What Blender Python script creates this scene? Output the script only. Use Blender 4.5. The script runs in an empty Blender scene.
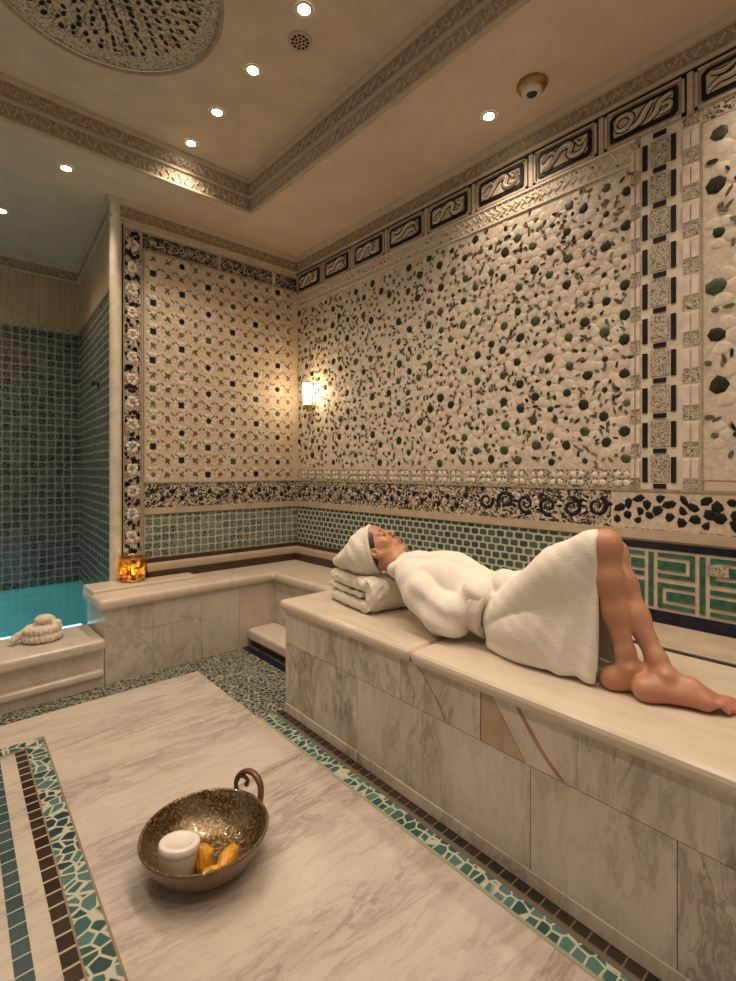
import bpy, bmesh, math, random
import numpy as np
from mathutils import Vector, Matrix
R = math.radians
PI = math.pi
S = bpy.context.scene
COL = S.collection
rnd = random.Random(7)

# ------------------------------------------------------------------ camera
FX, FY = 0.6673, 0.7448           # viewing direction on the floor plan
cam = bpy.data.cameras.new('camera')
cam.sensor_fit = 'HORIZONTAL'
cam.sensor_width = 36
cam.lens = 36 * 500 / 736
cam.shift_y = -20.5 / 736
cam.clip_start = 0.02
co = bpy.data.objects.new('camera', cam)
COL.objects.link(co)
co.location = (0, 0, 1.35)
co.rotation_euler = (R(90), 0, math.atan2(FY, FX) - PI / 2)
S.camera = co
S.view_settings.view_transform = 'Standard'
S.view_settings.look = 'None'
S.view_settings.gamma = 1
S.view_settings.use_curve_mapping = False
S.view_settings.exposure = 0.0

# ------------------------------------------------------------------ room measures
XR, YB, ZC, ZT = 2.60, 3.88, 3.29, 3.51
BZ = 0.625                          # bench top
LZ = 0.54                           # ledge top
YA = 5.5                            # alcove back wall

# ------------------------------------------------------------------ node helpers
class NT:
    def __init__(self, name):
        self.m = bpy.data.materials.new(name)
        self.m.use_nodes = True
        self.t = self.m.node_tree
        self.t.nodes.clear()
        self.out = self.n('ShaderNodeOutputMaterial')
        self.b = self.n('ShaderNodeBsdfPrincipled')
        self.l(self.b.outputs[0], self.out.inputs[0])
    def n(self, typ, **kw):
        x = self.t.nodes.new(typ)
        for k, v in kw.items():
            setattr(x, k, v)
        return x
    def l(self, a, b):
        self.t.links.new(a, b)
    def put(self, sock, v):
        if isinstance(v, (int, float)):
            sock.default_value = v
        elif isinstance(v, (tuple, list)):
            sock.default_value = tuple(v) + ((1,) if len(sock.default_value) == 4 and len(v) == 3 else ())
        else:
            self.l(v, sock)
    def math(self, op, a, b=None, c=None, clamp=False):
        x = self.n('ShaderNodeMath', operation=op)
        x.use_clamp = clamp
        for i, v in enumerate((a, b, c)):
            if v is not None:
                self.put(x.inputs[i], v)
        return x.outputs[0]
    def mix(self, f, a, b):
        x = self.n('ShaderNodeMix', data_type='RGBA')
        self.put(x.inputs[0], f)
        self.put(x.inputs[6], a)
        self.put(x.inputs[7], b)
        return x.outputs[2]
    def ramp(self, f, stops, interp='LINEAR'):
        x = self.n('ShaderNodeValToRGB')
        x.color_ramp.interpolation = interp
        e = x.color_ramp.elements
        while len(e) < len(stops):
            e.new(0.5)
        for i, (p, c) in enumerate(stops):
            e[i].position = p
            e[i].color = tuple(c) + (1,) if len(c) == 3 else c
        self.l(f, x.inputs[0])
        return x.outputs[0]
    def coord(self, which='Object', scale=None, rot=None, loc=None):
        o = self.n('ShaderNodeTexCoord').outputs[which]
        if scale or rot or loc is not None:
            mp = self.n('ShaderNodeMapping')
            self.l(o, mp.inputs[0])
            if scale: mp.inputs[3].default_value = scale
            if rot: mp.inputs[2].default_value = rot
            if loc is not None: self.put(mp.inputs[1], loc)
            o = mp.outputs[0]
        return o
    def noise(self, vec, scale, detail=3, rough=0.5, dist=0.0, col=False):
        x = self.n('ShaderNodeTexNoise')
        self.l(vec, x.inputs['Vector'])
        x.inputs['Scale'].default_value = scale
        x.inputs['Detail'].default_value = detail
        x.inputs['Roughness'].default_value = rough
        x.inputs['Distortion'].default_value = dist
        return x.outputs[1 if col else 0]
    def voro(self, vec, scale, feature='F1', rand=1.0, out=0):
        x = self.n('ShaderNodeTexVoronoi', feature=feature)
        self.l(vec, x.inputs['Vector'])
        x.inputs['Scale'].default_value = scale
        x.inputs['Randomness'].default_value = rand
        return x.outputs[out]
    def vec(self, op, a, b=None):
        x = self.n('ShaderNodeVectorMath', operation=op)
        self.put(x.inputs[0], a)
        if b is not None:
            if op == 'SCALE': self.put(x.inputs[3], b)
            else: self.put(x.inputs[1], b)
        return x.outputs[0]
    def bump(self, h, strength=0.3, dist=0.01):
        x = self.n('ShaderNodeBump')
        x.inputs['Strength'].default_value = strength
        x.inputs['Distance'].default_value = dist
        self.l(h, x.inputs['Height'])
        self.l(x.outputs[0], self.b.inputs['Normal'])
    def set(self, **kw):
        for k, v in kw.items():
            self.put(self.b.inputs[k.replace('_', ' ')], v)
        return self

def srgb(r, g, b):
    f = lambda c: (c / 255 / 12.92) if c / 255 <= 0.04045 else ((c / 255 + 0.055) / 1.055) ** 2.4
    return (f(r), f(g), f(b))

def plain(name, c, rough=0.5, var=0.12, scale=18, metal=0.0, bump=0.0, bscale=120, coat=0.0):
    k = NT(name)
    v = k.coord()
    f = k.noise(v, scale, 4)
    lo = tuple(x * (1 - var) for x in c)
    hi = tuple(min(1, x * (1 + var)) for x in c)
    k.set(Base_Color=k.ramp(f, [(0.3, lo), (0.7, hi)]), Roughness=rough, Metallic=metal)
    if coat: k.set(Coat_Weight=coat)
    if bump:
        k.bump(k.noise(v, bscale, 2), bump, 0.004)
    return k.m

def dark_plain(*a, **kw):
    m = plain(*a, **kw)
    m.node_tree.nodes['Principled BSDF'].inputs['Specular IOR Level'].default_value = 0.2
    return m

def marble(name, base, vein, warm, scale=1.0, rot=(0.3, 0.2, 0.9), rough=0.22, amount=1.0, stretch=(1.0, 0.28, 0.6)):
    k = NT(name)
    oi = k.n('ShaderNodeObjectInfo').outputs['Random']
    off = k.n('ShaderNodeCombineXYZ')
    for i, mlt in enumerate((13.0, 27.0, 7.0)):
        k.l(k.math('MULTIPLY', oi, mlt), off.inputs[i])
    p = k.n('ShaderNodeTexCoord').outputs['Object']
    p = k.vec('ADD', p, off.outputs[0])
    mp = k.n('ShaderNodeMapping')
    k.l(p, mp.inputs[0])
    mp.inputs[2].default_value = rot
    mp.inputs[3].default_value = stretch
    q = mp.outputs[0]
    w = k.noise(q, 2.6 * scale, 5, 0.6, 0.6, col=True)
    q2 = k.vec('ADD', q, k.vec('SCALE', k.vec('SUBTRACT', w, (0.5, 0.5, 0.5)), 0.35))
    n1 = k.noise(q2, 5.5 * scale, 6, 0.62, 0.8)
    v1 = k.math('ABSOLUTE', k.math('SUBTRACT', n1, 0.5))
    v1 = k.ramp(v1, [(0.0, (1, 1, 1)), (0.045, (0.25,) * 3), (0.12, (0, 0, 0))])
    n2 = k.noise(q2, 2.2 * scale, 4, 0.55)
    n3 = k.noise(p, 1.6 * scale, 3, 0.5)
    patch = k.ramp(n2, [(0.42, (0, 0, 0)), (0.68, (1, 1, 1))])
    n4 = k.noise(q2, 14 * scale, 5, 0.7)
    gr = k.ramp(n4, [(0.35, (1, 1, 1)), (0.65, (0, 0, 0))])
    c = k.mix(k.math('MULTIPLY', k.ramp(n3, [(0.4, (0, 0, 0)), (0.7, (1, 1, 1))]), 0.65), base, warm)
    c = k.mix(k.math('MULTIPLY', k.math('MULTIPLY', patch, gr), 0.55 * amount), c, vein)
    c = k.mix(k.math('MULTIPLY', k.math('MULTIPLY', v1, k.math('ADD', 0.25, patch)), 0.55 * amount), c, tuple(x * 0.75 for x in vein))
    k.set(Base_Color=c, Roughness=k.math('ADD', rough, k.math('MULTIPLY', n2, 0.12)))
    k.b.inputs['Specular IOR Level'].default_value = 0.45
    k.bump(n4, 0.03, 0.004)
    return k.m

def tiles(name, pu, pv, cols, grout, gap=0.8, stagger=0.0, wob=0.012, wscale=14, rough=0.25, inner=None, power=5.0, soft=0.12, scratch=0.0):
    """glazed tiles on a grid measured in metres on the UV map"""
    k = NT(name)
    uv = k.coord('UV')
    w = k.noise(uv, wscale, 2, 0.5, 0, col=True)
    uv = k.vec('ADD', uv, k.vec('SCALE', k.vec('SUBTRACT', w, (0.5, 0.5, 0.5)), wob))
    sx = k.n('ShaderNodeSeparateXYZ'); k.l(uv, sx.inputs[0])
    v = k.math('DIVIDE', sx.outputs[1], pv)
    row = k.math('FLOOR', v)
    u = k.math('DIVIDE', sx.outputs[0], pu)
    if stagger:
        u = k.math('ADD', u, k.math('MULTIPLY', k.math('MODULO', row, 2.0), stagger))
    colm = k.math('FLOOR', u)
    fu = k.math('ABSOLUTE', k.math('MULTIPLY', k.math('SUBTRACT', k.math('SUBTRACT', u, colm), 0.5), 2.0))
    fv = k.math('ABSOLUTE', k.math('MULTIPLY', k.math('SUBTRACT', k.math('SUBTRACT', v, row), 0.5), 2.0))
    d = k.math('ADD', k.math('POWER', fu, power), k.math('POWER', fv, power))
    d = k.math('POWER', d, 1.0 / power)
    cc = k.n('ShaderNodeCombineXYZ'); k.l(colm, cc.inputs[0]); k.l(row, cc.inputs[1])
    wn = k.n('ShaderNodeTexWhiteNoise', noise_dimensions='2D'); k.l(cc.outputs[0], wn.inputs['Vector'])
    tc = k.ramp(wn.outputs['Value'], [(i / len(cols), c) for i, c in enumerate(cols)], 'CONSTANT')
    nz = k.noise(uv, 90, 3, 0.6)
    tc = k.mix(k.math('MULTIPLY', k.ramp(nz, [(0.35, (0, 0, 0)), (0.7, (1, 1, 1))]), 0.45), tc, tuple(x * 0.35 for x in cols[0]))
    if inner:
        m2 = k.ramp(k.math('ADD', d, k.math('MULTIPLY', k.math('SUBTRACT', nz, 0.5), 0.7)), [(inner[0], (1, 1, 1)), (inner[0] + 0.18, (0, 0, 0))])
        tc = k.mix(k.math('MULTIPLY', m2, 0.85), tc, inner[1])
    if scratch:
        e = k.voro(uv, scratch, 'DISTANCE_TO_EDGE')
        tc = k.mix(k.ramp(e, [(0.0, (0.6,) * 3), (0.05, (0.42,) * 3), (0.10, (0, 0, 0))]), tc, grout)
    mask = k.ramp(d, [(gap, (0, 0, 0)), (gap + soft, (1, 1, 1))])
    k.set(Base_Color=k.mix(mask, tc, grout), Roughness=k.math('ADD', rough, k.math('MULTIPLY', mask, 0.5)))
    k.bump(k.math('SUBTRACT', 1.0, mask), 0.35, 0.004)
    return k.m

def crackle(name, scale, cols, grout, width=0.09, rough=0.3, rand=1.0, fine=0.0):
    """broken-tile mosaic: irregular cells with grout between, on the UV map in metres"""
    k = NT(name)
    uv = k.coord('UV')
    e = k.voro(uv, scale, 'DISTANCE_TO_EDGE', rand)
    c = k.n('ShaderNodeTexVoronoi', feature='F1')
    k.l(uv, c.inputs['Vector']); c.inputs['Scale'].default_value = scale
    c.inputs['Randomness'].default_value = rand
    sx = k.n('ShaderNodeSeparateColor'); k.l(c.outputs['Color'], sx.inputs[0])
    tc = k.ramp(sx.outputs[0], [(i / len(cols), q) for i, q in enumerate(cols)], 'CONSTANT')
    nz = k.noise(uv, 70, 3, 0.6)
    tc = k.mix(k.math('MULTIPLY', nz, 0.5), tc, tuple(x * 0.4 for x in cols[0]))
    mask = k.ramp(e, [(width, (1, 1, 1)), (width + 0.05, (0, 0, 0))])
    k.set(Base_Color=k.mix(mask, tc, grout), Roughness=k.math('ADD', rough, k.math('MULTIPLY', mask, 0.4)))
    k.bump(k.math('SUBTRACT', 1.0, mask), 0.3, 0.004)
    return k.m

def speckle(name, ground, dark, scale=60, thr=0.5, mid=None, rough=0.45, soft=0.05):
    """fine scrolling inlay: winding dark flecks on pale stone"""
    k = NT(name)
    uv = k.coord('UV')
    n = k.noise(uv, scale, 2, 0.5, 2.5)
    m = k.ramp(n, [(thr - soft, (0, 0, 0)), (thr + soft, (1, 1, 1))])
    c = k.mix(m, ground, dark)
    if mid:
        n2 = k.noise(uv, scale * 0.7, 2, 0.5, 1.5)
        c = k.mix(k.ramp(n2, [(0.55, (0, 0, 0)), (0.6, (1, 1, 1))]), c, mid)
    k.set(Base_Color=c, Roughness=rough)
    k.bump(k.math('SUBTRACT', 1.0, m), 0.25, 0.003)
    return k.m

def emit(name, c, strength, base=None):
    k = NT(name)
    k.set(Base_Color=base or c, Roughness=0.4, Emission_Color=c, Emission_Strength=strength)
    k.b.inputs['Emission Strength'].default_value = strength
    return k.m

# ------------------------------------------------------------------ palette
CREAM = (0.66, 0.57, 0.45)
M = {}
M['floor_marble'] = marble('floor_marble', (0.565, 0.505, 0.445), (0.22, 0.18, 0.145), (0.56, 0.465, 0.37), 1.0, (0, 0, 0.12), 0.2, 1.0, (0.42, 1.5, 1))
M['panel_marble'] = marble('panel_marble', (0.71, 0.63, 0.54), (0.27, 0.225, 0.185), (0.60, 0.49, 0.38), 1.1, (0.75, 0.1, 0.1), 0.3, 1.3, (1, 1.5, 0.5))
M['ochre_marble'] = marble('ochre_marble', (0.50, 0.39, 0.25), (0.30, 0.22, 0.14), (0.56, 0.44, 0.28), 1.3, (0.75, 0.1, 0.1), 0.3, 0.8, (1, 1.5, 0.5))
M['vein_marble'] = plain('vein_marble', (0.42, 0.24, 0.12), 0.35, 0.25)
M['slab_marble'] = marble('slab_marble', (0.63, 0.55, 0.455), (0.42, 0.34, 0.265), (0.61, 0.49, 0.36), 0.7, (0, 0, 0.4), 0.18, 0.4)
M['ledge_marble'] = marble('ledge_marble', (0.62, 0.55, 0.47), (0.30, 0.26, 0.22), (0.56, 0.46, 0.36), 0.8, (0, 0.3, 0.5), 0.2, 0.9)
M['joint'] = plain('joint', (0.24, 0.18, 0.12), 0.8)
M['plaster'] = plain('plaster', (0.60, 0.49, 0.37), 0.85, 0.06, 5, bump=0.05)
M['tray_plaster'] = plain('tray_plaster', (0.56, 0.46, 0.35), 0.85, 0.08, 6, bump=0.05)
M['cream_stone'] = plain('cream_stone', (0.66, 0.58, 0.47), 0.55, 0.12, 14, bump=0.08, bscale=60)
M['petal'] = plain('petal', (0.64, 0.56, 0.465), 0.55, 0.14, 25, bump=0.05)
M['petal_warm'] = plain('petal_warm', (0.60, 0.51, 0.405), 0.55, 0.14, 25, bump=0.05)
M['ground'] = plain('ground', (0.57, 0.485, 0.385), 0.6, 0.18, 40, bump=0.15, bscale=90)
M['ground_back'] = plain('ground_back', (0.58, 0.47, 0.34), 0.6, 0.18, 40, bump=0.15, bscale=90)
M['dark_green'] = dark_plain('dark_green', (0.024, 0.030, 0.014), 0.45, 0.5, 60)
M['green_stone'] = plain('green_stone', (0.045, 0.065, 0.025), 0.45, 0.5, 60)
M['black_stone'] = dark_plain('black_stone', (0.012, 0.012, 0.013), 0.5, 0.4, 60)
M['navy'] = dark_plain('navy', (0.014, 0.018, 0.035), 0.25, 0.4, 60)
M['brown_inlay'] = plain('brown_inlay', (0.14, 0.085, 0.045), 0.4, 0.4, 60)
M['grey_leaf'] = plain('grey_leaf', (0.125, 0.12, 0.085), 0.4, 0.4, 60)
M['scroll'] = plain('scroll', (0.50, 0.42, 0.32), 0.5, 0.18, 40, bump=0.1)
M['carved'] = plain('carved', (0.46, 0.38, 0.28), 0.6, 0.15, 40, bump=0.1)
M['carved_deep'] = plain('carved_deep', (0.33, 0.265, 0.19), 0.7, 0.25, 60, bump=0.2)
M['crown_plain'] = plain('crown_plain', (0.48, 0.39, 0.28), 0.6, 0.1, 20)
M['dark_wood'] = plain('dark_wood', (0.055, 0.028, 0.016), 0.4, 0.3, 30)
M['skirting'] = plain('skirting', (0.47, 0.375, 0.275), 0.4, 0.12, 12)
M['gilt'] = plain('gilt', (0.36, 0.22, 0.07), 0.35, 0.2, 30, metal=0.6)
M['teal_key'] = plain('teal_key', (0.028, 0.125, 0.085), 0.22, 0.45, 35, coat=0.3)
M['blue_key'] = plain('blue_key', (0.02, 0.05, 0.075), 0.22, 0.45, 35)
M['key_cream'] = plain('key_cream', (0.60, 0.50, 0.38), 0.4, 0.14, 22)
M['alcove_tile'] = tiles('alcove_tile', 0.068, 0.068, [(0.036, 0.043, 0.036), (0.058, 0.066, 0.055), (0.018, 0.021, 0.018), (0.082, 0.086, 0.07)],
                         (0.235, 0.235, 0.19), 0.80, 0, 0.03, 9, scratch=34, power=4)
M['back_tile'] = tiles('back_tile', 0.062, 0.058, [(0.10, 0.14, 0.115), (0.06, 0.09, 0.075), (0.15, 0.19, 0.15)],
                       (0.46, 0.47, 0.38), 0.80, 0, 0.02, 10, scratch=38, power=5)
M['green_tile'] = tiles('green_tile', 0.062, 0.043, [(0.055, 0.115, 0.085), (0.04, 0.085, 0.06), (0.09, 0.16, 0.12), (0.07, 0.13, 0.11)],
                        (0.50, 0.50, 0.41), 0.74, 0.5, 0.008, 12, power=5)
M['pool_tile'] = plain('pool_tile', (0.42, 0.60, 0.60), 0.5, 0.08, 4)
M['floor_crackle'] = crackle('floor_crackle', 36, [(0.02, 0.032, 0.03), (0.06, 0.09, 0.08), (0.012, 0.016, 0.016), (0.13, 0.16, 0.13), (0.035, 0.06, 0.055)], (0.33, 0.32, 0.25), 0.05)
M['teal_mosaic'] = crackle('teal_mosaic', 21, [(0.04, 0.13, 0.12), (0.025, 0.075, 0.07), (0.09, 0.21, 0.19), (0.018, 0.05, 0.055), (0.06, 0.17, 0.14)], (0.46, 0.46, 0.36), 0.05)
M['teal_scale'] = crackle('teal_scale', 27, [(0.05, 0.15, 0.13), (0.03, 0.10, 0.085), (0.10, 0.22, 0.19), (0.025, 0.08, 0.075)], (0.46, 0.46, 0.36), 0.055, rand=.55)
M['ladder_brown'] = tiles('ladder_brown', 0.5, 0.062, [(0.03, 0.018, 0.012), (0.045, 0.028, 0.018)], (0.42, 0.34, 0.24), 0.86, 0, 0.003, power=30, soft=0.03)
M['ladder_blue'] = tiles('ladder_blue', 0.5, 0.062, [(0.045, 0.085, 0.095), (0.06, 0.105, 0.11)], (0.40, 0.38, 0.28), 0.9, 0, 0.003, power=30, soft=0.03)
M['dark_strip'] = tiles('dark_strip', 0.05, 0.5, [(0.02, 0.016, 0.012), (0.035, 0.024, 0.016)], (0.13, 0.10, 0.07), 0.9, 0, 0.003, power=30, soft=0.04)
M['green_edge'] = tiles('green_edge', 0.05, 0.5, [(0.02, 0.042, 0.034), (0.03, 0.06, 0.05)], (0.3, 0.3, 0.22), 0.9, 0, 0.003, power=30, soft=0.04)
M['lace'] = speckle('lace', (0.58, 0.50, 0.39), (0.05, 0.045, 0.035), 40, 0.53)
M['lace_fine'] = speckle('lace_fine', (0.55, 0.47, 0.36), (0.06, 0.055, 0.045), 75, 0.53)
M['band_lace'] = speckle('band_lace', (0.55, 0.47, 0.37), (0.015, 0.013, 0.013), 26, 0.50)
M['border_lace'] = speckle('border_lace', (0.52, 0.45, 0.35), (0.03, 0.035, 0.035), 34, 0.53, (0.30, 0.20, 0.13))
M['dark_lace'] = speckle('dark_lace', (0.02, 0.022, 0.026), (0.36, 0.34, 0.28), 22, 0.55)
M['dome_lace'] = speckle('dome_lace', (0.56, 0.46, 0.33), (0.16, 0.12, 0.075), 36, 0.56)
M['dome_ring'] = speckle('dome_ring', (0.56, 0.46, 0.34), (0.15, 0.115, 0.075), 55, 0.54)
M['white_metal'] = plain('white_metal', (0.6, 0.55, 0.48), 0.4, 0.05)
M['lamp_glow'] = emit('lamp_glow', (1.0, 0.86, 0.66), 45)
M['sconce_glass'] = emit('sconce_glass', (1.0, 0.82, 0.58), 8)
M['iron'] = plain('iron', (0.05, 0.04, 0.03), 0.4, 0.2, metal=0.6)

def pool_water():
    k = NT('pool_water')
    t = k.n('ShaderNodeBsdfTransparent'); t.inputs[0].default_value = (0.55, 0.92, 0.95, 1)
    g = k.n('ShaderNodeBsdfGlossy'); g.inputs[0].default_value = (0.9, 0.97, 1, 1); g.inputs[1].default_value = 0.06
    fr = k.n('ShaderNodeFresnel'); fr.inputs[0].default_value = 1.33
    bp = k.n('ShaderNodeBump'); bp.inputs['Strength'].default_value = 0.12; bp.inputs['Distance'].default_value = 0.02
    k.l(k.noise(k.coord(), 6, 2), bp.inputs['Height'])
    k.l(bp.outputs[0], g.inputs['Normal']); k.l(bp.outputs[0], fr.inputs['Normal'])
    mx = k.n('ShaderNodeMixShader')
    k.l(fr.outputs[0], mx.inputs[0]); k.l(t.outputs[0], mx.inputs[1]); k.l(g.outputs[0], mx.inputs[2])
    k.l(mx.outputs[0], k.out.inputs[0])
    return k.m
M['water'] = pool_water()

def wood_panel():
    k = NT('pale_wood')
    v = k.coord('UV', scale=(14, 0.7, 1))
    n = k.noise(v, 3, 5, 0.6, 0.4)
    k.set(Base_Color=k.ramp(n, [(0.3, (0.36, 0.25, 0.14)), (0.7, (0.55, 0.41, 0.26))]), Roughness=0.45)
    return k.m
M['pale_wood'] = wood_panel()

def cloth(name, c, scale=260, strength=0.35, var=0.06):
    k = NT(name)
    v = k.coord()
    n = k.noise(v, scale, 2, 0.6)
    n2 = k.noise(v, 9, 3)
    k.set(Base_Color=k.ramp(k.math('ADD', k.math('MULTIPLY', n, 0.5), k.math('MULTIPLY', n2, 0.5)),
                            [(0.3, tuple(x * (1 - var) for x in c)), (0.65, c)]), Roughness=0.95)
    k.b.inputs['Sheen Weight'].default_value = 0.25
    k.b.inputs['Specular IOR Level'].default_value = 0.15
    k.bump(n, strength, 0.004)
    return k.m
M['robe'] = cloth('robe', (0.82, 0.77, 0.69), 150, 0.5, 0.07)
M['terry'] = cloth('terry', (0.79, 0.73, 0.63), 110, 1.0, 0.16)
M['belt'] = cloth('belt', (0.78, 0.72, 0.62), 100, 1.0, 0.18)
M['loofah'] = cloth('loofah', (0.78, 0.70, 0.55), 110, 1.0, 0.3)

def skin_mat():
    k = NT('skin')
    v = k.coord()
    n = k.noise(v, 12, 3)
    at = k.n('ShaderNodeAttribute'); at.attribute_name = 'rosy'
    c = k.ramp(n, [(0.3, (0.42, 0.205, 0.12)), (0.7, (0.51, 0.265, 0.16))])
    k.set(Base_Color=k.mix(k.math('MULTIPLY', at.outputs['Fac'], .8), c, (0.55, 0.22, 0.155)), Roughness=0.42)
    k.b.inputs['Subsurface Weight'].default_value = 0.12
    k.b.inputs['Subsurface Radius'].default_value = (0.9, 0.35, 0.2)
    k.b.inputs['Subsurface Scale'].default_value = 0.008
    return k.m
M['skin'] = skin_mat()
M['lips'] = plain('lips', (0.40, 0.135, 0.095), 0.35, 0.1)
M['hair'] = plain('hair', (0.022, 0.012, 0.008), 0.45, 0.5, 120)

# ------------------------------------------------------------------ object helpers
def tag(o, label=None, cat=None, group=None, kind=None):
    if label: o['label'] = label
    if cat: o['category'] = cat
    if group: o['group'] = group
    if kind: o['kind'] = kind
    return o

def link(name, me, mats, parent=None):
    o = bpy.data.objects.new(name, me)
    COL.objects.link(o)
    for m in (mats if isinstance(mats, (list, tuple)) else [mats]):
        me.materials.append(M[m])
    if parent is not None:
        o.parent = parent
        o.matrix_parent_inverse = Matrix.Translation(parent.location).inverted()
    return o

def thing(name, loc, label, cat, group=None):
    o = bpy.data.objects.new(name, None)
    o.empty_display_size = 0.1
    COL.objects.link(o)
    o.location = loc
    return tag(o, label, cat, group)

class MB:
    """collects faces in world coordinates, with UVs in metres and material slots"""
    def __init__(self):
        self.v = []; self.f = []; self.m = []; self.uv = []; self.sm = []
    def face(self, pts, mat=0, uv=None, smooth=False):
        i = len(self.v)
        self.v += [tuple(p) for p in pts]
        self.f.append(tuple(range(i, i + len(pts))))
        self.m.append(mat); self.sm.append(smooth)
        if uv is None:
            a = Vector(pts[1]) - Vector(pts[0]); b = Vector(pts[-1]) - Vector(pts[0])
            nn = a.cross(b)
            ax = max(range(3), key=lambda q: abs(nn[q]))
            uv = [((p[1], p[2]) if ax == 0 else (p[0], p[2]) if ax == 1 else (p[0], p[1])) for p in pts]
        self.uv += [tuple(q) for q in uv]
    def grid(self, rows, mat=0, closed_u=False, smooth=True, uv=None):
        """rows: list of equal-length point lists sharing vertices"""
        n = len(rows[0]); base = len(self.v)
        for r in rows: self.v += [tuple(p) for p in r]
        for i in range(len(rows) - 1):
            for j in range(n if closed_u else n - 1):
                k = (j + 1) % n
                idx = (base + i * n + j, base + i * n + k, base + (i + 1) * n + k, base + (i + 1) * n + j)
                self.f.append(idx); self.m.append(mat); self.sm.append(smooth)
                for q in idx:
                    if uv: self.uv.append(uv(self.v[q]))
                    else: self.uv.append((self.v[q][0] + self.v[q][1], self.v[q][2]))
    def box(self, a, b, mat=0):
        x0, y0, z0 = a; x1, y1, z1 = b
        P = [(x0, y0, z0), (x1, y0, z0), (x1, y1, z0), (x0, y1, z0), (x0, y0, z1), (x1, y0, z1), (x1, y1, z1), (x0, y1, z1)]
        for f in ((0, 3, 2, 1), (4, 5, 6, 7), (0, 1, 5, 4), (1, 2, 6, 5), (2, 3, 7, 6), (3, 0, 4, 7)):
            self.face([P[i] for i in f], mat)
    def prism(self, plan, z0, z1, mat=0):
        """plan: (x, y) outline"""
        n = len(plan)
        self.face([(x, y, z1) for x, y in plan], mat)
        self.face([(x, y, z0) for x, y in reversed(plan)], mat)
        for i in range(n):
            a, b = plan[i], plan[(i + 1) % n]
            L = math.hypot(b[0] - a[0], b[1] - a[1])
            s = a[0] + a[1]
            self.face([(a[0], a[1], z0), (b[0], b[1], z0), (b[0], b[1], z1), (a[0], a[1], z1)], mat, [(s, z0), (s + L, z0), (s + L, z1), (s, z1)])
    def build(self, name, mats, parent=None, bevel=0, merge=False):
        me = bpy.data.meshes.new(name)
        me.from_pydata(self.v, [], self.f)
        me.polygons.foreach_set('material_index', self.m)
        me.polygons.foreach_set('use_smooth', self.sm)
        lay = me.uv_layers.new(name='UVMap')
        lay.data.foreach_set('uv', [c for q in self.uv for c in q])
        if merge or bevel:
            bm = bmesh.new(); bm.from_mesh(me)
            bmesh.ops.remove_doubles(bm, verts=bm.verts, dist=1e-5)
            bmesh.ops.recalc_face_normals(bm, faces=bm.faces)
            bm.to_mesh(me); bm.free()
        me.update()
        o = link(name, me, mats, parent)
        if bevel:
            bv = o.modifiers.new('bevel', 'BEVEL'); bv.width = bevel; bv.segments = 3; bv.limit_method = 'ANGLE'
            bv.harden_normals = False
        return o

def lathe(prof, center, n=40, mb=None, mat=0, axis='z', smooth=True):
    mb = mb or MB()
    rows = []
    for r, z in prof:
        row = []
        for i in range(n):
            a = 2 * PI * i / n
            p = (r * math.cos(a), r * math.sin(a), z)
            if axis == 'x': p = (p[2], p[0], p[1])
            if axis == 'y': p = (p[0], p[2], p[1])
            row.append((center[0] + p[0], center[1] + p[1], center[2] + p[2]))
        rows.append(row)
    mb.grid(rows, mat, True, smooth, lambda p: (math.atan2(p[1] - center[1], p[0] - center[0]) * 0.1, p[2]))
    return mb

def tube(pts, rad, n=10, mb=None, mat=0, cap=True):
    mb = mb or MB()
    pts = [Vector(p) for p in pts]
    rr = rad if isinstance(rad, (list, tuple)) else [rad] * len(pts)
    rows = []
    up = Vector((0.13, 0.21, 0.97))
    for i, p in enumerate(pts):
        t = (pts[min(i + 1, len(pts) - 1)] - pts[max(i - 1, 0)]).normalized()
        a = (up - t * up.dot(t)).normalized(); up = a
        b = t.cross(a)
        rows.append([p + a * rr[i] * math.cos(2 * PI * k / n) + b * rr[i] * math.sin(2 * PI * k / n) for k in range(n)])
    mb.grid(rows, mat, True)
    if cap:
        mb.face(rows[0], mat); mb.face(rows[-1][::-1], mat)
    return mb

def catmull(P, n=8):
    P = [Vector(p) for p in P]
    out = []
    for i in range(len(P) - 1):
        a, b, c, d = P[max(i - 1, 0)], P[i], P[i + 1], P[min(i + 2, len(P) - 1)]
        for k in range(n):
            t = k / n
            out.append(0.5 * ((2 * b) + (c - a) * t + (2 * a - 5 * b + 4 * c - d) * t * t + (3 * b - a - 3 * c + d) * t ** 3))
    out.append(P[-1])
    return out

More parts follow.
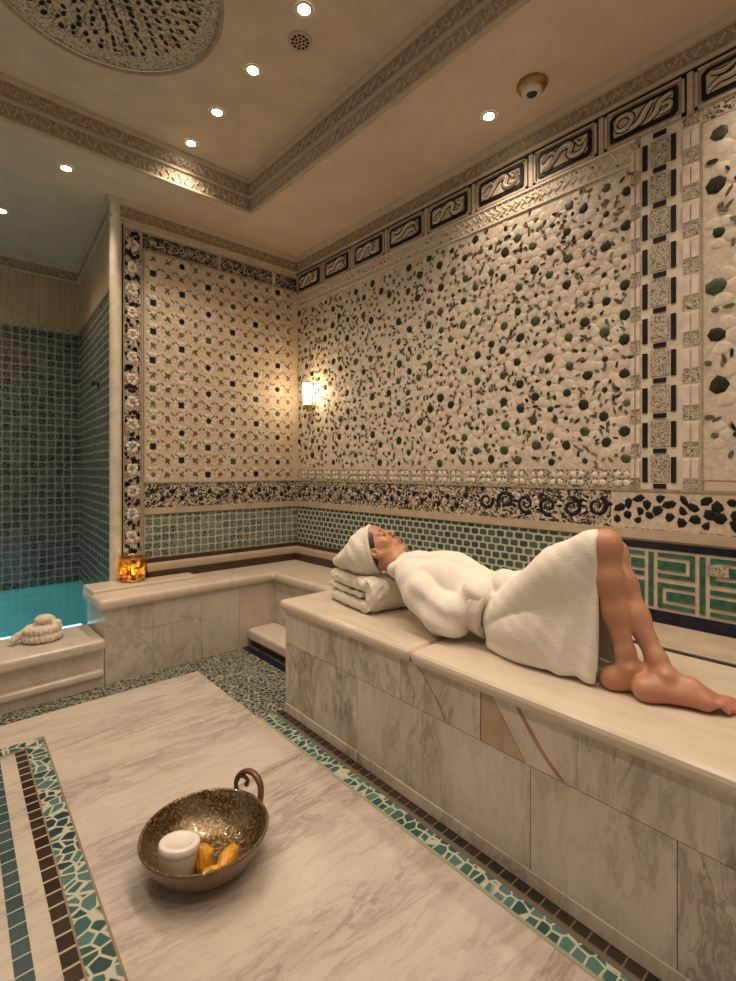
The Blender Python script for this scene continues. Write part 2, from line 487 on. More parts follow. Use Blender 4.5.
# ------------------------------------------------------------------ relief on walls
class Relief(MB):
    """flat pieces laid on a wall: a runs along the wall, z up, o outwards"""
    def __init__(self, wall):
        super().__init__()
        self.w = wall
    def P(self, a, z, o):
        return self.w(a, z, o)
    def poly(self, pts, o0, o1, mat=0, inset=0.12, smooth=False):
        cx = sum(p[0] for p in pts) / len(pts); cz = sum(p[1] for p in pts) / len(pts)
        top = [(cx + (p[0] - cx) * (1 - inset), cz + (p[1] - cz) * (1 - inset)) for p in pts]
        n = len(pts)
        self.face([self.P(a, z, o1) for a, z in top], mat, top)
        for i in range(n):
            j = (i + 1) % n
            self.face([self.P(*pts[i], o0), self.P(*pts[j], o0), self.P(*top[j], o1), self.P(*top[i], o1)], mat, [pts[i], pts[j], top[j], top[i]])
    def dome(self, pts, o0, h, mat=0):
        """softly rounded stone"""
        cx = sum(p[0] for p in pts) / len(pts); cz = sum(p[1] for p in pts) / len(pts)
        base = len(self.v); n = len(pts)
        rings = ((1, 0), (0.82, 0.65), (0.5, 0.95))
        for s, hh in rings:
            for a, z in pts:
                self.v.append(self.P(cx + (a - cx) * s, cz + (z - cz) * s, o0 + h * hh))
        for r in range(2):
            for i in range(n):
                j = (i + 1) % n
                q = (base + r * n + i, base + r * n + j, base + (r + 1) * n + j, base + (r + 1) * n + i)
                self.f.append(q); self.m.append(mat); self.sm.append(True)
                self.uv += [(cx, cz)] * 4
        self.f.append(tuple(base + 2 * n + i for i in range(n))); self.m.append(mat); self.sm.append(True)
        self.uv += [(cx, cz)] * n
    def rect(self, a0, z0, a1, z1, o0, o1, mat=0):
        self.poly([(a0, z0), (a1, z0), (a1, z1), (a0, z1)], o0, o1, mat, 0.0)
    def sheet(self, a0, z0, a1, z1, o, mat=0):
        p = [(a0, z0), (a1, z0), (a1, z1), (a0, z1)]
        self.face([self.P(a, z, o) for a, z in p], mat, p)
    def ribbon(self, pts, wid, o0, o1, mat=0):
        pts = [Vector((p[0], p[1], 0)) for p in pts]
        n = len(pts)
        Lf, Rt = [], []
        for i, p in enumerate(pts):
            t = (pts[min(i + 1, n - 1)] - pts[max(i - 1, 0)])
            t.normalize()
            w = wid[i] if isinstance(wid, (list, tuple)) else wid
            q = Vector((-t.y, t.x, 0)) * w
            Lf.append(p + q); Rt.append(p - q)
        rows = []
        for i in range(n):
            m1 = Lf[i] * 0.6 + Rt[i] * 0.4; m2 = Lf[i] * 0.4 + Rt[i] * 0.6
            rows.append([self.P(Lf[i].x, Lf[i].y, o0), self.P(m1.x, m1.y, o1), self.P(m2.x, m2.y, o1), self.P(Rt[i].x, Rt[i].y, o0)])
        self.grid(rows, mat, False, False)

right_wall = lambda a, z, o: (XR - o, a, z)
back_wall = lambda a, z, o: (a, YB - o, z)

def ellipse(cx, cz, ra, rz, n=10, rot=0, jit=0.0, r=rnd):
    out = []
    for i in range(n):
        t = 2 * PI * i / n
        j = 1 + r.uniform(-jit, jit)
        x, y = ra * math.cos(t) * j, rz * math.sin(t) * j
        out.append((cx + x * math.cos(rot) - y * math.sin(rot), cz + x * math.sin(rot) + y * math.cos(rot)))
    return out
def petal(cx, cz, ang, r0, r1, w):
    prof = [(0.0, 0.12), (0.25, 0.62), (0.55, 1.0), (0.8, 0.85), (0.96, 0.4)]
    L = [(r0 + (r1 - r0) * t, w * q) for t, q in prof]
    pts = L + [(r1, 0)] + [(x, -y) for x, y in L[::-1]]
    return [(cx + x * math.cos(ang) - y * math.sin(ang), cz + x * math.sin(ang) + y * math.cos(ang)) for x, y in pts]

def clip_rect(pts, a0, z0, a1, z1):
    return all(a0 <= p[0] <= a1 and z0 <= p[1] <= z1 for p in pts)

exec_parts = []

# ================================================================== FLOOR
def seg(p, q, t): return (p[0] + (q[0] - p[0]) * t, p[1] + (q[1] - p[1]) * t)
mb = MB()
mb.face([(-2.6, -2.2, 0), (2.62, -2.2, 0), (2.62, 3.84, 0), (-2.6, 3.84, 0)], 0)
floor = mb.build('floor', ['floor_marble']); tag(floor, kind='structure')

def strip(mb, p, q, w0, w1, z, mat, v0=0.0):
    """flat band from p to q between offsets w0 and w1 to the right of the line"""
    d = Vector((q[0] - p[0], q[1] - p[1])); L = d.length; d.normalize()
    n = Vector((d.y, -d.x))
    P = Vector(p); Q = Vector(q)
    pts = [P + n * w0, P + n * w1, Q + n * w1, Q + n * w0]
    mb.face([(a.x, a.y, z) for a in pts], mat, [(w0, v0), (w1, v0), (w1, v0 + L), (w0, v0 + L)])

# line beside the bench
bx = lambda y: 1.44 + (y - 0.483) * 0.0318        # bench base
ex = lambda y: 1.335 + (y - 0.708) * 0.0222       # marble edge
mb = MB()
def quad(mb, xa, xb, y0, y1, z, mat, rot=False):
    P = [(xa(y0), y0, z), (xb(y0), y0, z), (xb(y1), y1, z), (xa(y1), y1, z)]
    w = xb(0) - xa(0)
    uv = [(y0, 0), (y0, w), (y1, w), (y1, 0)] if rot else None
    mb.face(P, mat, uv)
Z1 = 0.0012
quad(mb, lambda y: ex(y), lambda y: ex(y) + .014, -1.6, 2.42, Z1, 1, True)
quad(mb, lambda y: ex(y) + .014, lambda y: bx(y) - .042, -1.6, 2.42, Z1, 0, True)
quad(mb, lambda y: bx(y) - .042, lambda y: bx(y) + .02, -1.6, 2.42, Z1, 2, True)
mb.build('bench_border_mosaic', ['teal_scale', 'green_edge', 'dark_strip'], floor)
mb = MB()
mb.face([(ex(2.38), 2.42, Z1), (1.95, 2.42, Z1), (1.95, 3.5, Z1), (1.391, 3.5, Z1)], 0)
mb.face([(-2.6, 3.24, Z1), (1.391, 3.263, Z1), (1.391, 3.5, Z1), (-2.6, 3.5, Z1)], 0)
mb.build('crackle_mosaic', ['floor_crackle'], floor)
mb = MB()
mb.face([(1.80, 2.3, 0.002), (1.86, 2.3, 0.002), (1.875, 3.49, 0.002), (1.815, 3.49, 0.002)], 0)
mb.build('dark_threshold', ['navy'], floor)
# inlaid frame at the left
fx = lambda y: 0.406 + (y - 1.431) * 0.0373
YE = 2.985
mb = MB()
offs = [(-.079, 0, 0), (-.125, -.082, 1), (-.226, -.183, 2)]
for a, b, m in offs:
    quad(mb, lambda y, a=a: fx(y) + a, lambda y, b=b: fx(y) + b, -1.2, YE if m == 0 else YE - .07, Z1, m)
mb.face([(-2.2, YE - .155, Z1), (fx(YE) - .079, YE - .075, Z1), (fx(YE) - .079, YE, Z1), (-2.2, YE - .08, Z1)], 0)
quad(mb, lambda y: fx(y) - .083, lambda y: fx(y) - .077, -1.2, YE - .07, Z1 * 1.3, 3)
quad(mb, lambda y: fx(y) - .002, lambda y: fx(y) + .005, -1.2, YE, Z1 * 1.3, 3)
mb.face([(-2.2, YE - .168, Z1 * 1.3), (fx(YE) - .079, YE - .088, Z1 * 1.3), (fx(YE) - .079, YE - .072, Z1 * 1.3), (-2.2, YE - .152, Z1 * 1.3)], 3)
# correct the running direction of the two ladders: v runs along the strip
mb.build('inlaid_frame', ['teal_mosaic', 'ladder_brown', 'ladder_blue', 'joint'], floor)
mb = MB()
mb.face([(0.96, 1.952, .0006), (1.362, 1.976, .0006), (1.362, 1.981, .0006), (0.96, 1.957, .0006)], 0)
mb.build('slab_joint', ['joint'], floor)

# ================================================================== WALLS
mb = MB()
mb.box((XR, -2.2, 0), (XR + .15, YB, ZC + .3))
wr = tag(mb.build('wall_right', ['plaster']), kind='structure')
mb = MB()
mb.prism([(1.03, YB), (XR + .15, YB), (XR + .15, YB + .15), (1.18, YB + .15)], -.4, ZC + .3)
wb = tag(mb.build('wall_back', ['plaster']), kind='structure')
mb = MB()   # side of the alcove
sx = lambda y: 1.03 + (y - YB) * (0.13 / (YA - YB))
def side_sheet(mb, z0, z1, off, mat, y0=YB, y1=YA):
    mb.face([(sx(y0) - off, y0, z0), (sx(y1) - off, y1, z0), (sx(y1) - off, y1, z1), (sx(y0) - off, y0, z1)], mat,
            [(y0, z0), (y1, z0), (y1, z1), (y0, z1)])
side_sheet(mb, -.4, ZC + .3, 0, 0)
wl = tag(mb.build('wall_left', ['plaster']), kind='structure')
mb = MB()
side_sheet(mb, 0.27, 2.66, .006, 0)
mb.build('tile_cladding', ['alcove_tile'], wl)
mb = MB()
side_sheet(mb, 2.68, ZC, .006, 0)
mb.build('wood_cladding', ['pale_wood'], wl)
mb = MB()
side_sheet(mb, 2.655, 2.685, .012, 0)
mb.build('dark_line', ['joint'], wl)
mb = MB()
mb.box((-2.6, YA, 0), (1.3, YA + .12, ZC + .3))
wa = tag(mb.build('wall_alcove', ['plaster']), kind='structure')
al = lambda a, z, o: (a, YA - o, z)
r = Relief(al); r.sheet(-2.6, .27, sx(YA), 2.66, .006); r.build('tile_cladding', ['alcove_tile'], wa)
r = Relief(al); r.sheet(-2.6, 2.70, sx(YA), ZC, .006); r.build('wood_cladding', ['pale_wood'], wa)
r = Relief(al); r.sheet(-2.6, 2.66, sx(YA), 2.70, .01); r.build('dark_line', ['lace_fine'], wa)

# ---- levels on the patterned walls
Z_CR0 = 3.15          # crown bottom
Z_FR0 = 2.955         # frieze bottom
Z_LC0 = 2.845         # lace strip bottom
Z_FL0 = 1.255         # flower field bottom
Z_BD0 = 1.065         # dark band bottom
Z_SH0 = 1.02          # cream ledge line bottom
Z_TL0 = 0.685         # tile zone bottom

# ---- right wall: flower field
YF1 = 0.945           # the flower field stops here, the ladder strip begins
def flower_field(wall, a0, a1, z0, z1, pa, pz, seed, name, parent, sizes=(0.02, 0.03), big=1.0):
    q = random.Random(seed)
    r = Relief(wall)
    r.sheet(a0, z0, a1, z1, .004, 0)
    inside = lambda p: clip_rect(p, a0 + .002, z0 + .002, a1 - .002, z1 - .002)
    i = 0
    a = a0 + pa * .5
    while a < a1:
        zoff = (i % 2) * pz / 2
        k = 0
        z = z0 + pz * .35 + zoff
        while z < z1:
            ca = a + q.uniform(-.012, .012) * big; cz = z + q.uniform(-.014, .014) * big
            bigone = (i + k * 2) % 3 == 0 or q.random() < .42
            rc = (q.uniform(.023, .030) if bigone else q.uniform(.012, .019)) * big
            hexp = ellipse(ca, cz, rc, rc * q.uniform(.9, 1.12), 7, q.uniform(0, 3), .12, q)
            n = 6 if bigone else 5
            ph = q.uniform(0, 2)
            rad = (q.uniform(.070, .082) if bigone else q.uniform(.052, .064)) * big
            for t in range(n):
                an = ph + 2 * PI * t / n + q.uniform(-.1, .1)
                pt = petal(ca, cz, an, rc * .9, rad, rad * .44)
                if inside(pt): r.dome(pt, .004, .0026, 1 if q.random() < .7 else 2)
            if inside(hexp): r.dome(hexp, .005, .0045, (3 if q.random() < .6 else 4) if bigone else (3 if q.random() < .6 else 6))
            # leaf slivers in the gaps
            for t in range(6 if bigone else 5):
                an = q.uniform(0, 2 * PI)
                rr = rad * q.uniform(.98, 1.22)
                la, lz = ca + rr * math.cos(an), cz + rr * math.sin(an)
                pt = ellipse(la, lz, q.uniform(.011, .021) * big, q.uniform(.005, .0100) * big, 6, an + q.uniform(.5, 2.6), .2, q)
                if inside(pt): r.poly(pt, .0062, .0100, (6, 6, 3, 5, 6)[q.randrange(5)], .2)
            z += pz; k += 1
        a += pa; i += 1
    return r.build(name, ['ground', 'petal', 'petal_warm', 'dark_green', 'green_stone', 'brown_inlay', 'grey_leaf'], parent)
flower_field(right_wall, YF1, YB, Z_FL0 + .10, Z_LC0, .098, .145, 3, 'flower_mosaic', wr)
flower_field(right_wall, -1.0, 0.665, Z_FL0 + .05, Z_FR0 - .06, .14, .22, 11, 'flower_mosaic', wr, big=1.3)
# small scrolling course just under the flowers
r = Relief(right_wall); r.sheet(YF1, Z_FL0, YB, Z_FL0 + .10, .005)
q = random.Random(5)
a = YF1 + .06
while a < YB - .05:
    for t in range(4):
        an = PI / 4 + t * PI / 2
        r.dome(petal(a, Z_FL0 + .05, an, .008, .046, .017), .005, .006, 1)
    for t in range(3):
        r.poly(ellipse(a + q.uniform(-.05, .05), Z_FL0 + q.uniform(.01, .09), .009, .004, 5, q.uniform(0, 3), .2, q), .005, .011, 2, .2)
    a += .115
r.build('scroll_course', ['lace', 'petal', 'grey_leaf'], wr)

# ---- ladder strip of black bars and speckled squares
def ypx(px, X=XR):
    t = (px - 368) / 500
    return X * (FY - FX * t) / (FX + FY * t)
r = Relief(right_wall)
A = lambda px: ypx(px)
r.sheet(0.665, Z_FL0, YF1, Z_FR0 - .0, .004, 0)
pitch = .166
z = Z_FL0 + .02
k = 0
cols = [(641, 631), (700, 683)]
while z < Z_FR0 - .02:
    zt = min(z + pitch, Z_FR0)
    for px0, px1 in ((648, 643), (676.5, 671.5)):
        top = min(z + .135, Z_FR0 - .004)
        if top > z + .02: r.rect(A(px0), z + .016, A(px1), top, .004, .010, 1)
    a0, a1 = A(669.5), A(651)
    r.rect(a0 + .012, z - .012, a1 - .012, z + .010, .004, .010, 1)
    if zt - .02 > z + .03: r.rect(a0, z + .020, a1, zt - .022, .004, .0075, 2)
    for px0, px1 in cols:
        b0, b1 = A(px0), A(px1)
        top = min(z + .125, Z_FR0 - .004)
        mid = (b0 + b1) / 2
        if top > z + .03:
            r.poly([(b0 + .002, z + .035), (mid - .003, z + .035), (mid - .003, top), (b0 + .002, top)], .004, .012, 3, .06)
            r.poly([(mid + .003, z + .035), (b1 - .002, z + .035), (b1 - .002, top), (mid + .003, top)], .004, .012, 3, .06)
        r.rect(b0, z - .028, b1, z + .026, .004, .0065, 2)
    z += pitch; k += 1
r.rect(0.662, Z_FL0, 0.670, Z_FR0 - .06, .004, .009, 4)
r.rect(YF1 - .004, Z_FL0, YF1 + .004, Z_LC0, .004, .009, 4)
r.build('ladder_strip', ['cream_stone', 'black_stone', 'lace_fine', 'petal', 'carved_deep'], wr)

# ---- carved lace strip below the frieze
r = Relief(right_wall)
r.sheet(YF1, Z_LC0, YB, Z_FR0, .005, 0)
q = random.Random(9)
a = YF1 + .02
while a < YB - .02:
    cz = (Z_LC0 + Z_FR0) / 2
    P0 = [(a + .018 * math.sin(t * 2.2 + q.uniform(-.3, .3)) + q.uniform(-.004, .004), Z_LC0 + .012 + (Z_FR0 - Z_LC0 - .024) * t / 4) for t in range(5)]
    r.ribbon(P0, [.003, .008, .009, .008, .003], .005, .012, 1)
    if q.random() < .7: r.dome(ellipse(a + .022, cz + q.uniform(-.03, .03), .010, .008, 7, 0, .2, q), .005, .006, 1)
    if q.random() < .5: r.poly(ellipse(a + .02, cz + q.uniform(-.035, .035), .006, .004, 5, 0, .2, q), .005, .011, 2)
    a += .042
r.rect(YF1, Z_FR0 - .008, YB, Z_FR0 + .004, .005, .014, 3)
r.rect(YF1, Z_LC0 - .004, YB, Z_LC0 + .006, .005, .013, 3)
r.build('lace_strip', ['ground', 'petal', 'black_stone', 'cream_stone'], wr)
r = Relief(right_wall)
r.sheet(-1.0, Z_FR0 - .06, YF1 - .28, Z_FR0, .006, 0)
r.build('lace_strip', ['lace'], wr)

# ---- frieze of cartouches
def scroll_strokes(kind, W, Hh):
    s = []
    if kind == 0:
        s.append(([(-.42, -.30), (-.30, -.36), (-.18, -.10), (-.08, .22), (.06, .34), (.16, .20), (.12, -.10), (.2, -.3), (.36, -.28), (.44, .05)], .085))
        s.append(([(-.44, .0), (-.34, .22), (-.22, .3), (-.14, .14)], .06))
        s.append(([(.26, .32), (.34, .1), (.44, .3)], .055))
    elif kind == 1:
        s.append(([(-.44, .05), (-.38, .32), (-.24, .34), (-.16, .1), (-.24, -.2), (-.38, -.2), (-.44, .05)], .06))
        s.append(([(-.2, -.36), (-.04, -.2), (.06, .15), (.16, .36)], .085))
        s.append(([(.1, -.36), (.22, -.12), (.28, .2), (.44, .34)], .075))
        s.append(([(.28, -.3), (.42, -.22), (.42, .02), (.3, .0)], .055))
    else:
        s.append(([(-.44, -.32), (-.3, -.1), (-.12, -.06), (.0, .2), (.14, .34), (.34, .3), (.42, .05)], .08))
        s.append(([(-.4, .3), (-.24, .2), (-.1, .32)], .06))
        s.append(([(.02, -.34), (.14, -.1), (.3, -.04), (.36, -.3), (.44, -.34)], .06))
    return [([(x * W, z * Hh) for x, z in p], w * min(W, Hh * 1.6)) for p, w in s]

def cartouche(r, a0, a1, z0, z1, kind, flip):
    ca, cz = (a0 + a1) / 2, (z0 + z1) / 2
    W, Hh = a1 - a0, z1 - z0
    c = .25
    oct_ = lambda s: [(ca + x * W * .5 * s, cz + zz * Hh * .5 * (1 - (1 - s) * W / Hh)) for x, zz in
                      ((-1 + .12, -1), (1 - .02, -1), (1, -.8), (1, 1 - c), (1 - .12, 1), (-1 + .02, 1), (-1, .8), (-1, -1 + c))]
    r.poly(oct_(1.0), .012, .018, 1, .0)
    r.poly(oct_(.87), .0182, .021, 2, .0)
    for p, w in scroll_strokes(kind, W * .93, Hh * .86):
        pp = [(ca + (-x if flip else x), cz + z) for x, z in p]
        pp = [(v.x, v.y) for v in catmull([(x, z, 0) for x, z in pp], 5)]
        n = len(pp)
        wd = [w * (.45 + .55 * math.sin(PI * (i + .6) / (n + .2))) for i in range(n)]
        r.ribbon(pp, [x * 1.75 + .003 for x in wd], .0205, .0225, 1)
        r.ribbon(pp, wd, .0222, .031, 2)
        r.ribbon(pp, [x * .3 for x in wd], .0305, .034, 3)

r = Relief(right_wall)
r.sheet(-1.6, Z_FR0, YB, Z_CR0, .006, 0)
k = 0
y1 = 3.87
while y1 > -1.4:
    y0 = y1 - .395
    r.rect(y0 + .012, Z_FR0 + .004, y0 + .020, Z_CR0 - .003, .006, .016, 4) if k > 3 else None
    for (b0, b1) in ((y0 - .012, y0 + .012),):
        r.rect(b0, Z_FR0 + .003, b1, Z_CR0 - .003, .006, .016, 0)
    # raised frame
    i0, i1 = y0 + .022, y1 - .018
    zz0, zz1 = Z_FR0 + .008, Z_CR0 - .008
    t = .012
    for (p0, q0, p1, q1) in ((i0, zz0, i1, zz0 + t), (i0, zz1 - t, i1, zz1), (i0, zz0, i0 + t, zz1), (i1 - t, zz0, i1, zz1)):
        r.rect(p0, q0, p1, q1, .006, .015, 0)
    cartouche(r, i0 + .026, i1 - .026, zz0 + .022, zz1 - .024, (0, 2, 0, 2, 0, 0, 0, 1, 2, 1)[k % 10], True)
    y1 -= .395; k += 1
r.rect(-1.6, Z_CR0 - .006, YB, Z_CR0 + .004, .006, .02, 4)
r.build('frieze', ['scroll', 'black_stone', 'scroll', 'petal', 'black_stone'], wr)

# ---- dark inlay band with pebbles
def dark_band(wall, a0, a1, name, parent, spots, seed):
    q = random.Random(seed)
    r = Relief(wall)
    r.sheet(a0, Z_BD0, a1, Z_FL0, .005, 0)
    for (b0, b1, mode) in spots:
        if mode == 'pebble':
            r.sheet(b0, Z_BD0 + .004, b1, Z_FL0 - .006, .0055, 4)
            nrow, pa = 3, .066
            a = b0 + .03; i = 0
            while a < b1 - .02:
                for k in range(nrow):
                    cz = Z_BD0 + .040 + k * .052 + (.026 if i % 2 else 0) + q.uniform(-.006, .006)
                    ca = a + q.uniform(-.010, .010)
                    pt = ellipse(ca, cz, q.uniform(.019, .031), q.uniform(.016, .027), 6, q.uniform(0, 3), .28, q)
                    if clip_rect(pt, b0, Z_BD0 + .01, b1, Z_FL0 - .014): r.dome(pt, .0055, .005, 1)
                a += pa * .72; i += 1
        elif mode == 'swirl':
            a = b0 + .07
            while a < b1 - .04:
                cz = (Z_BD0 + Z_FL0) / 2 + q.uniform(-.01, .01)
                rr = q.uniform(.05, .062)
                nn = 14
                s0 = q.uniform(0, 6)
                pp = [(a + rr * (1 - t / nn * .8) * math.cos(s0 + t * .62), cz + rr * (1 - t / nn * .8) * math.sin(s0 + t * .62)) for t in range(nn)]
                r.ribbon(pp, [.013 - .0006 * t for t in range(nn)], .005, .009, 1)
                for t in range(6):
                    an = q.uniform(0, 6.28)
                    r.dome(ellipse(a + .066 * math.cos(an), cz + .07 * math.sin(an), .015, .010, 6, an, .2, q), .005, .004, 1 if t % 2 else 2)
                a += .135
        else:
            a = b0 + .06; i = 0
            while a < b1 - .03:
                cz = Z_BD0 + (.065 if i % 2 else .118) + q.uniform(-.01, .01)
                r.dome(ellipse(a, cz, .021, .021, 8, 0, .12, q), .005, .006, 1)
                for t in range(5):
                    an = q.uniform(0, 6.28)
                    r.dome(ellipse(a + .045 * math.cos(an), cz + .042 * math.sin(an), .014, .008, 6, an, .2, q), .005, .005, 2 if t % 2 else 1)
                a += .075; i += 1
    r.rect(a0, Z_FL0 - .006, a1, Z_FL0 + .004, .005, .011, 3)
    return r.build(name, ['band_lace', 'black_stone', 'petal', 'carved_deep', 'ground'], parent)
dark_band(right_wall, -1.0, YB, 'dark_band', wr, [(-1.0, 1.06, 'pebble'), (1.06, 1.9, 'swirl'), (1.9, YB, 'dot')], 21)

# ---- cream line, glazed tiles, meander
r = Relief(right_wall)
r.rect(-1.0, Z_SH0, YB, Z_BD0, .004, .018, 0)
r.rect(-1.0, Z_SH0 - .006, YB, Z_SH0 + .001, .004, .012, 1)
r.build('cream_line', ['skirting', 'carved_deep'], wr)
YM = ypx(645)   # meander from here towards the camera
r = Relief(right_wall); r.sheet(1.22, BZ, YB, Z_SH0, .005); r.build('green_tile_zone', ['green_tile'], wr)
r = Relief(right_wall)
r.sheet(-1.0, BZ, 1.22, Z_SH0, .006, 0)
ZM0, ZM1 = .705, .962
r.rect(-1.0, .975, 1.22, 1.008, .006, .010, 2)
r.rect(-1.0, BZ + .008, 1.22, .69, .006, .010, 2)
def bars(x, L):
    for (a0, z0, a1, z1) in L:
        r.rect(x + a0, z0, x + a1, z1, .006, .010, 1)
T = .020
def key(x0, x1, z0, z1, turn):
    """square spiral of glazed bars"""
    segs = []
    w, h = x1 - x0, z1 - z0
    a0, b0, a1, b1 = x0, z0, x1, z1
    s = 1.85 * T
    L = []
    L.append((a0, b1 - T, a1, b1)); L.append((a0, b0, a0 + T, b1 - T)) if turn % 2 == 0 else L.append((a1 - T, b0, a1, b1 - T))
    L.append((a0, b0, a1, b0 + T))
    i0, i1, j0, j1 = a0 + s, a1 - (0 if turn % 2 == 0 else s), b0 + s, b1 - s
    if turn % 2: i0, i1 = a0, a1 - s
    if j1 - j0 > T:
        L.append((i0, j1 - T, i1, j1))
        if turn % 2 == 0: L.append((i1 - T, j0, i1, j1 - T))
        else: L.append((i0, j0, i0 + T, j1 - T))
        L.append((i0 if turn % 2 == 0 else i0, j0, (i1 if turn % 2 == 0 else i1), j0 + T))
    for ii, (p, q_, u, v) in enumerate(L): r.rect(p, q_, u, v, .006, .010 + .0002 * ii, 1)
# panels of meander: each about .21 wide, two rows
zm = (ZM0 + ZM1) / 2
edges = [1.215, 1.03, 0.875, 0.665, 0.44, 0.22, 0.0, -0.3]
for i in range(len(edges) - 1):
    hi, lo = edges[i], edges[i + 1]
    r.rect(lo - .012, ZM0, lo + .010, ZM1, .006, .010, 1)
    x0, x1 = lo + .028, hi - .03
    key(x0, x1, zm + .012, ZM1, i)
    key(x0, x1, ZM0, zm - .012, i + 1)
# small painted tile
r.rect(0.565, .885, 0.645, .935, .006, .0135, 3)
r.build('meander_tiles', ['key_cream', 'teal_key', 'navy', 'lace_fine'], wr)

# ---- BACK WALL
XB0, XB1 = 1.24, XR
r = Relief(back_wall)
ZF1 = 2.985
r.sheet(XB0, Z_FL0, XB1, ZF1, .004, 0)
q = random.Random(17)
pa, pz = .108, .108
i = 0
a = XB0 + .065
while a < XB1 - .02:
    z = Z_FL0 + .06; k = 0
    while z < ZF1 - .03:
        ca, cz = a + q.uniform(-.004, .004), z + q.uniform(-.004, .004)
        if i % 2 == 0 and (k + i // 2) % 2 == 0:
            for t in range(8):
                an = PI / 8 + t * PI / 4
                pt = petal(ca, cz, an, .026, .060, .021)
                if clip_rect(pt, XB0, Z_FL0, XB1, ZF1): r.dome(pt, .004, .0032, 1)
            if q.random() < .9:
                r.poly([(ca - .022, cz - .022), (ca + .022, cz - .022), (ca + .022, cz + .022), (ca - .022, cz + .022)] if q.random() < .55 else ellipse(ca, cz, .023, .023, 8, 0, .08, q), .005, .012, 3 if q.random() < .8 else 4, .15)
            else:
                r.dome(ellipse(ca, cz, .018, .018, 8, 0, .15, q), .005, .006, 6)
        else:
            c = 5 if q.random() < .65 else 6
            for t in range(5):
                an = q.uniform(0, .6) + t * 2 * PI / 5
                pt = petal(ca, cz, an, .010, .040, .014)
                if clip_rect(pt, XB0, Z_FL0, XB1, ZF1): r.dome(pt, .004, .0028, 2)
            r.poly(ellipse(ca, cz, q.uniform(.009, .015), q.uniform(.009, .015), 6, q.uniform(0, 3), .25, q), .0045, .0095, c, .2)
            for t in range(4):
                an = PI / 4 + t * PI / 2 + q.uniform(-.3, .3)
                rr = q.uniform(.009, .021)
                r.poly(ellipse(ca + rr * math.cos(an), cz + rr * math.sin(an), q.uniform(.009, .016), .0075, 5, an, .2, q), .005, .011, c, .2)
        for t in range(2):
            an = PI / 4 + t * PI / 2
            m_, n_ = ca + .054 * math.cos(an), cz + .054 * math.sin(an)
            pt = ellipse(m_, n_, .018, .0038, 4, an + (PI / 2 if q.random() < .3 else 0), .2, q)
            if clip_rect(pt, XB0, Z_FL0, XB1, ZF1): r.poly(pt, .005, .0105, 5 if q.random() < .5 else 6, .2)
        z += pz; k += 1
    a += pa; i += 1
r.build('flower_mosaic', ['ground_back', 'petal', 'petal_warm', 'black_stone', 'green_stone', 'brown_inlay', 'grey_leaf'], wb)
# vertical border and frieze
r = Relief(back_wall)
X0 = 1.075
r.sheet(X0, LZ, XR, Z_CR0, .003, 3)
def foliage(r, a0, z0, a1, z1, n, seed, vert):
    q = random.Random(seed)
    for t in range(n):
        f = (t + .5) / n
        ca = a0 + (a1 - a0) * (f if not vert else q.uniform(.2, .8))
        cz = z0 + (z1 - z0) * (q.uniform(.2, .8) if not vert else f)
        an = q.uniform(0, 6.28)
        pp = [(ca + .03 * math.cos(an + s * .9) * (1 - s * .14), cz + .03 * math.sin(an + s * .9) * (1 - s * .14)) for s in range(5)]
        if clip_rect(pp, a0, z0, a1, z1): r.ribbon(pp, [.003, .007, .008, .006, .002], .006, .011, 1)
        pt = ellipse(ca + q.uniform(-.03, .03), cz + q.uniform(-.03, .03), .016, .009, 6, q.uniform(0, 3), .25, q)
        if clip_rect(pt, a0, z0, a1, z1): r.poly(pt, .006, .010, 2, .2)
b0, b1 = 1.10, 1.215
r.sheet(b0, .60, b1, 3.12, .006, 0)
q = random.Random(31)
z = .70
k = 0
while z < 3.08:
    c = (b0 + b1) / 2
    if k % 2 == 0:
        for t in range(7):
            pt = petal(c + q.uniform(-.01, .01), z, t * 2 * PI / 7 + .3, .014, .044, .017)
            r.dome(pt, .006, .006, 1)
        r.dome(ellipse(c, z, .012, .012, 7, 0, .2, q), .007, .006, 4)
    else:
        for t in range(5):
            pt = ellipse(c + q.uniform(-.042, .042), z + q.uniform(-.035, .035), q.uniform(.012, .02), q.uniform(.009, .02), 6, q.uniform(0, 3), .25, q)
            if clip_rect(pt, b0, .6, b1, 3.12): r.poly(pt, .006, .011, 2, .2)
    for s in (-1, 1):
        pt = ellipse(c + s * .042, z + q.uniform(-.03, .03), .011, .02, 6, 0, .25, q)
        if q.random() < .7 and clip_rect(pt, b0, .6, b1, 3.12): r.poly(pt, .006, .011, 2, .2)
    z += .082; k += 1
for (x0, x1) in ((1.086, 1.094), (1.219, 1.225), (1.233, 1.240)):
    r.rect(x0, .60, x1, 3.13 if x0 < 1.1 else 2.99, .003, .012, 2 if x0 < 1.1 else 4)
r.build('foliage_border', ['border_lace', 'petal', 'black_stone', 'cream_stone', 'carved_deep'], wb)
r = Relief(back_wall)
for (a0, a1, sd) in ((1.225, 1.80, 3), (1.845, 2.33, 4), (2.36, 2.585, 5)):
    r.sheet(a0, 2.995, a1, 3.105, .008, 0)
    foliage(r, a0, 2.995, a1, 3.105, int((a1 - a0) / .026), sd, False)
r.rect(1.225, 2.982, XR, 2.994, .004, .012, 3)
r.rect(1.10, 3.107, XR, 3.116, .004, .012, 4)
r.rect(1.805, 2.995, 1.84, 3.105, .004, .011, 5)
r.build('frieze', ['dark_lace', 'scroll', 'black_stone', 'carved_deep', 'carved', 'lace'], wb)
dark_band(back_wall, XB0, XR, 'dark_band', wb, [(XB0, XR, 'dot')], 22)
r = Relief(back_wall)
r.rect(XB0, Z_SH0, XR, Z_BD0, .004, .018, 0)
r.rect(XB0, Z_SH0 - .006, XR, Z_SH0 + .001, .004, .012, 1)
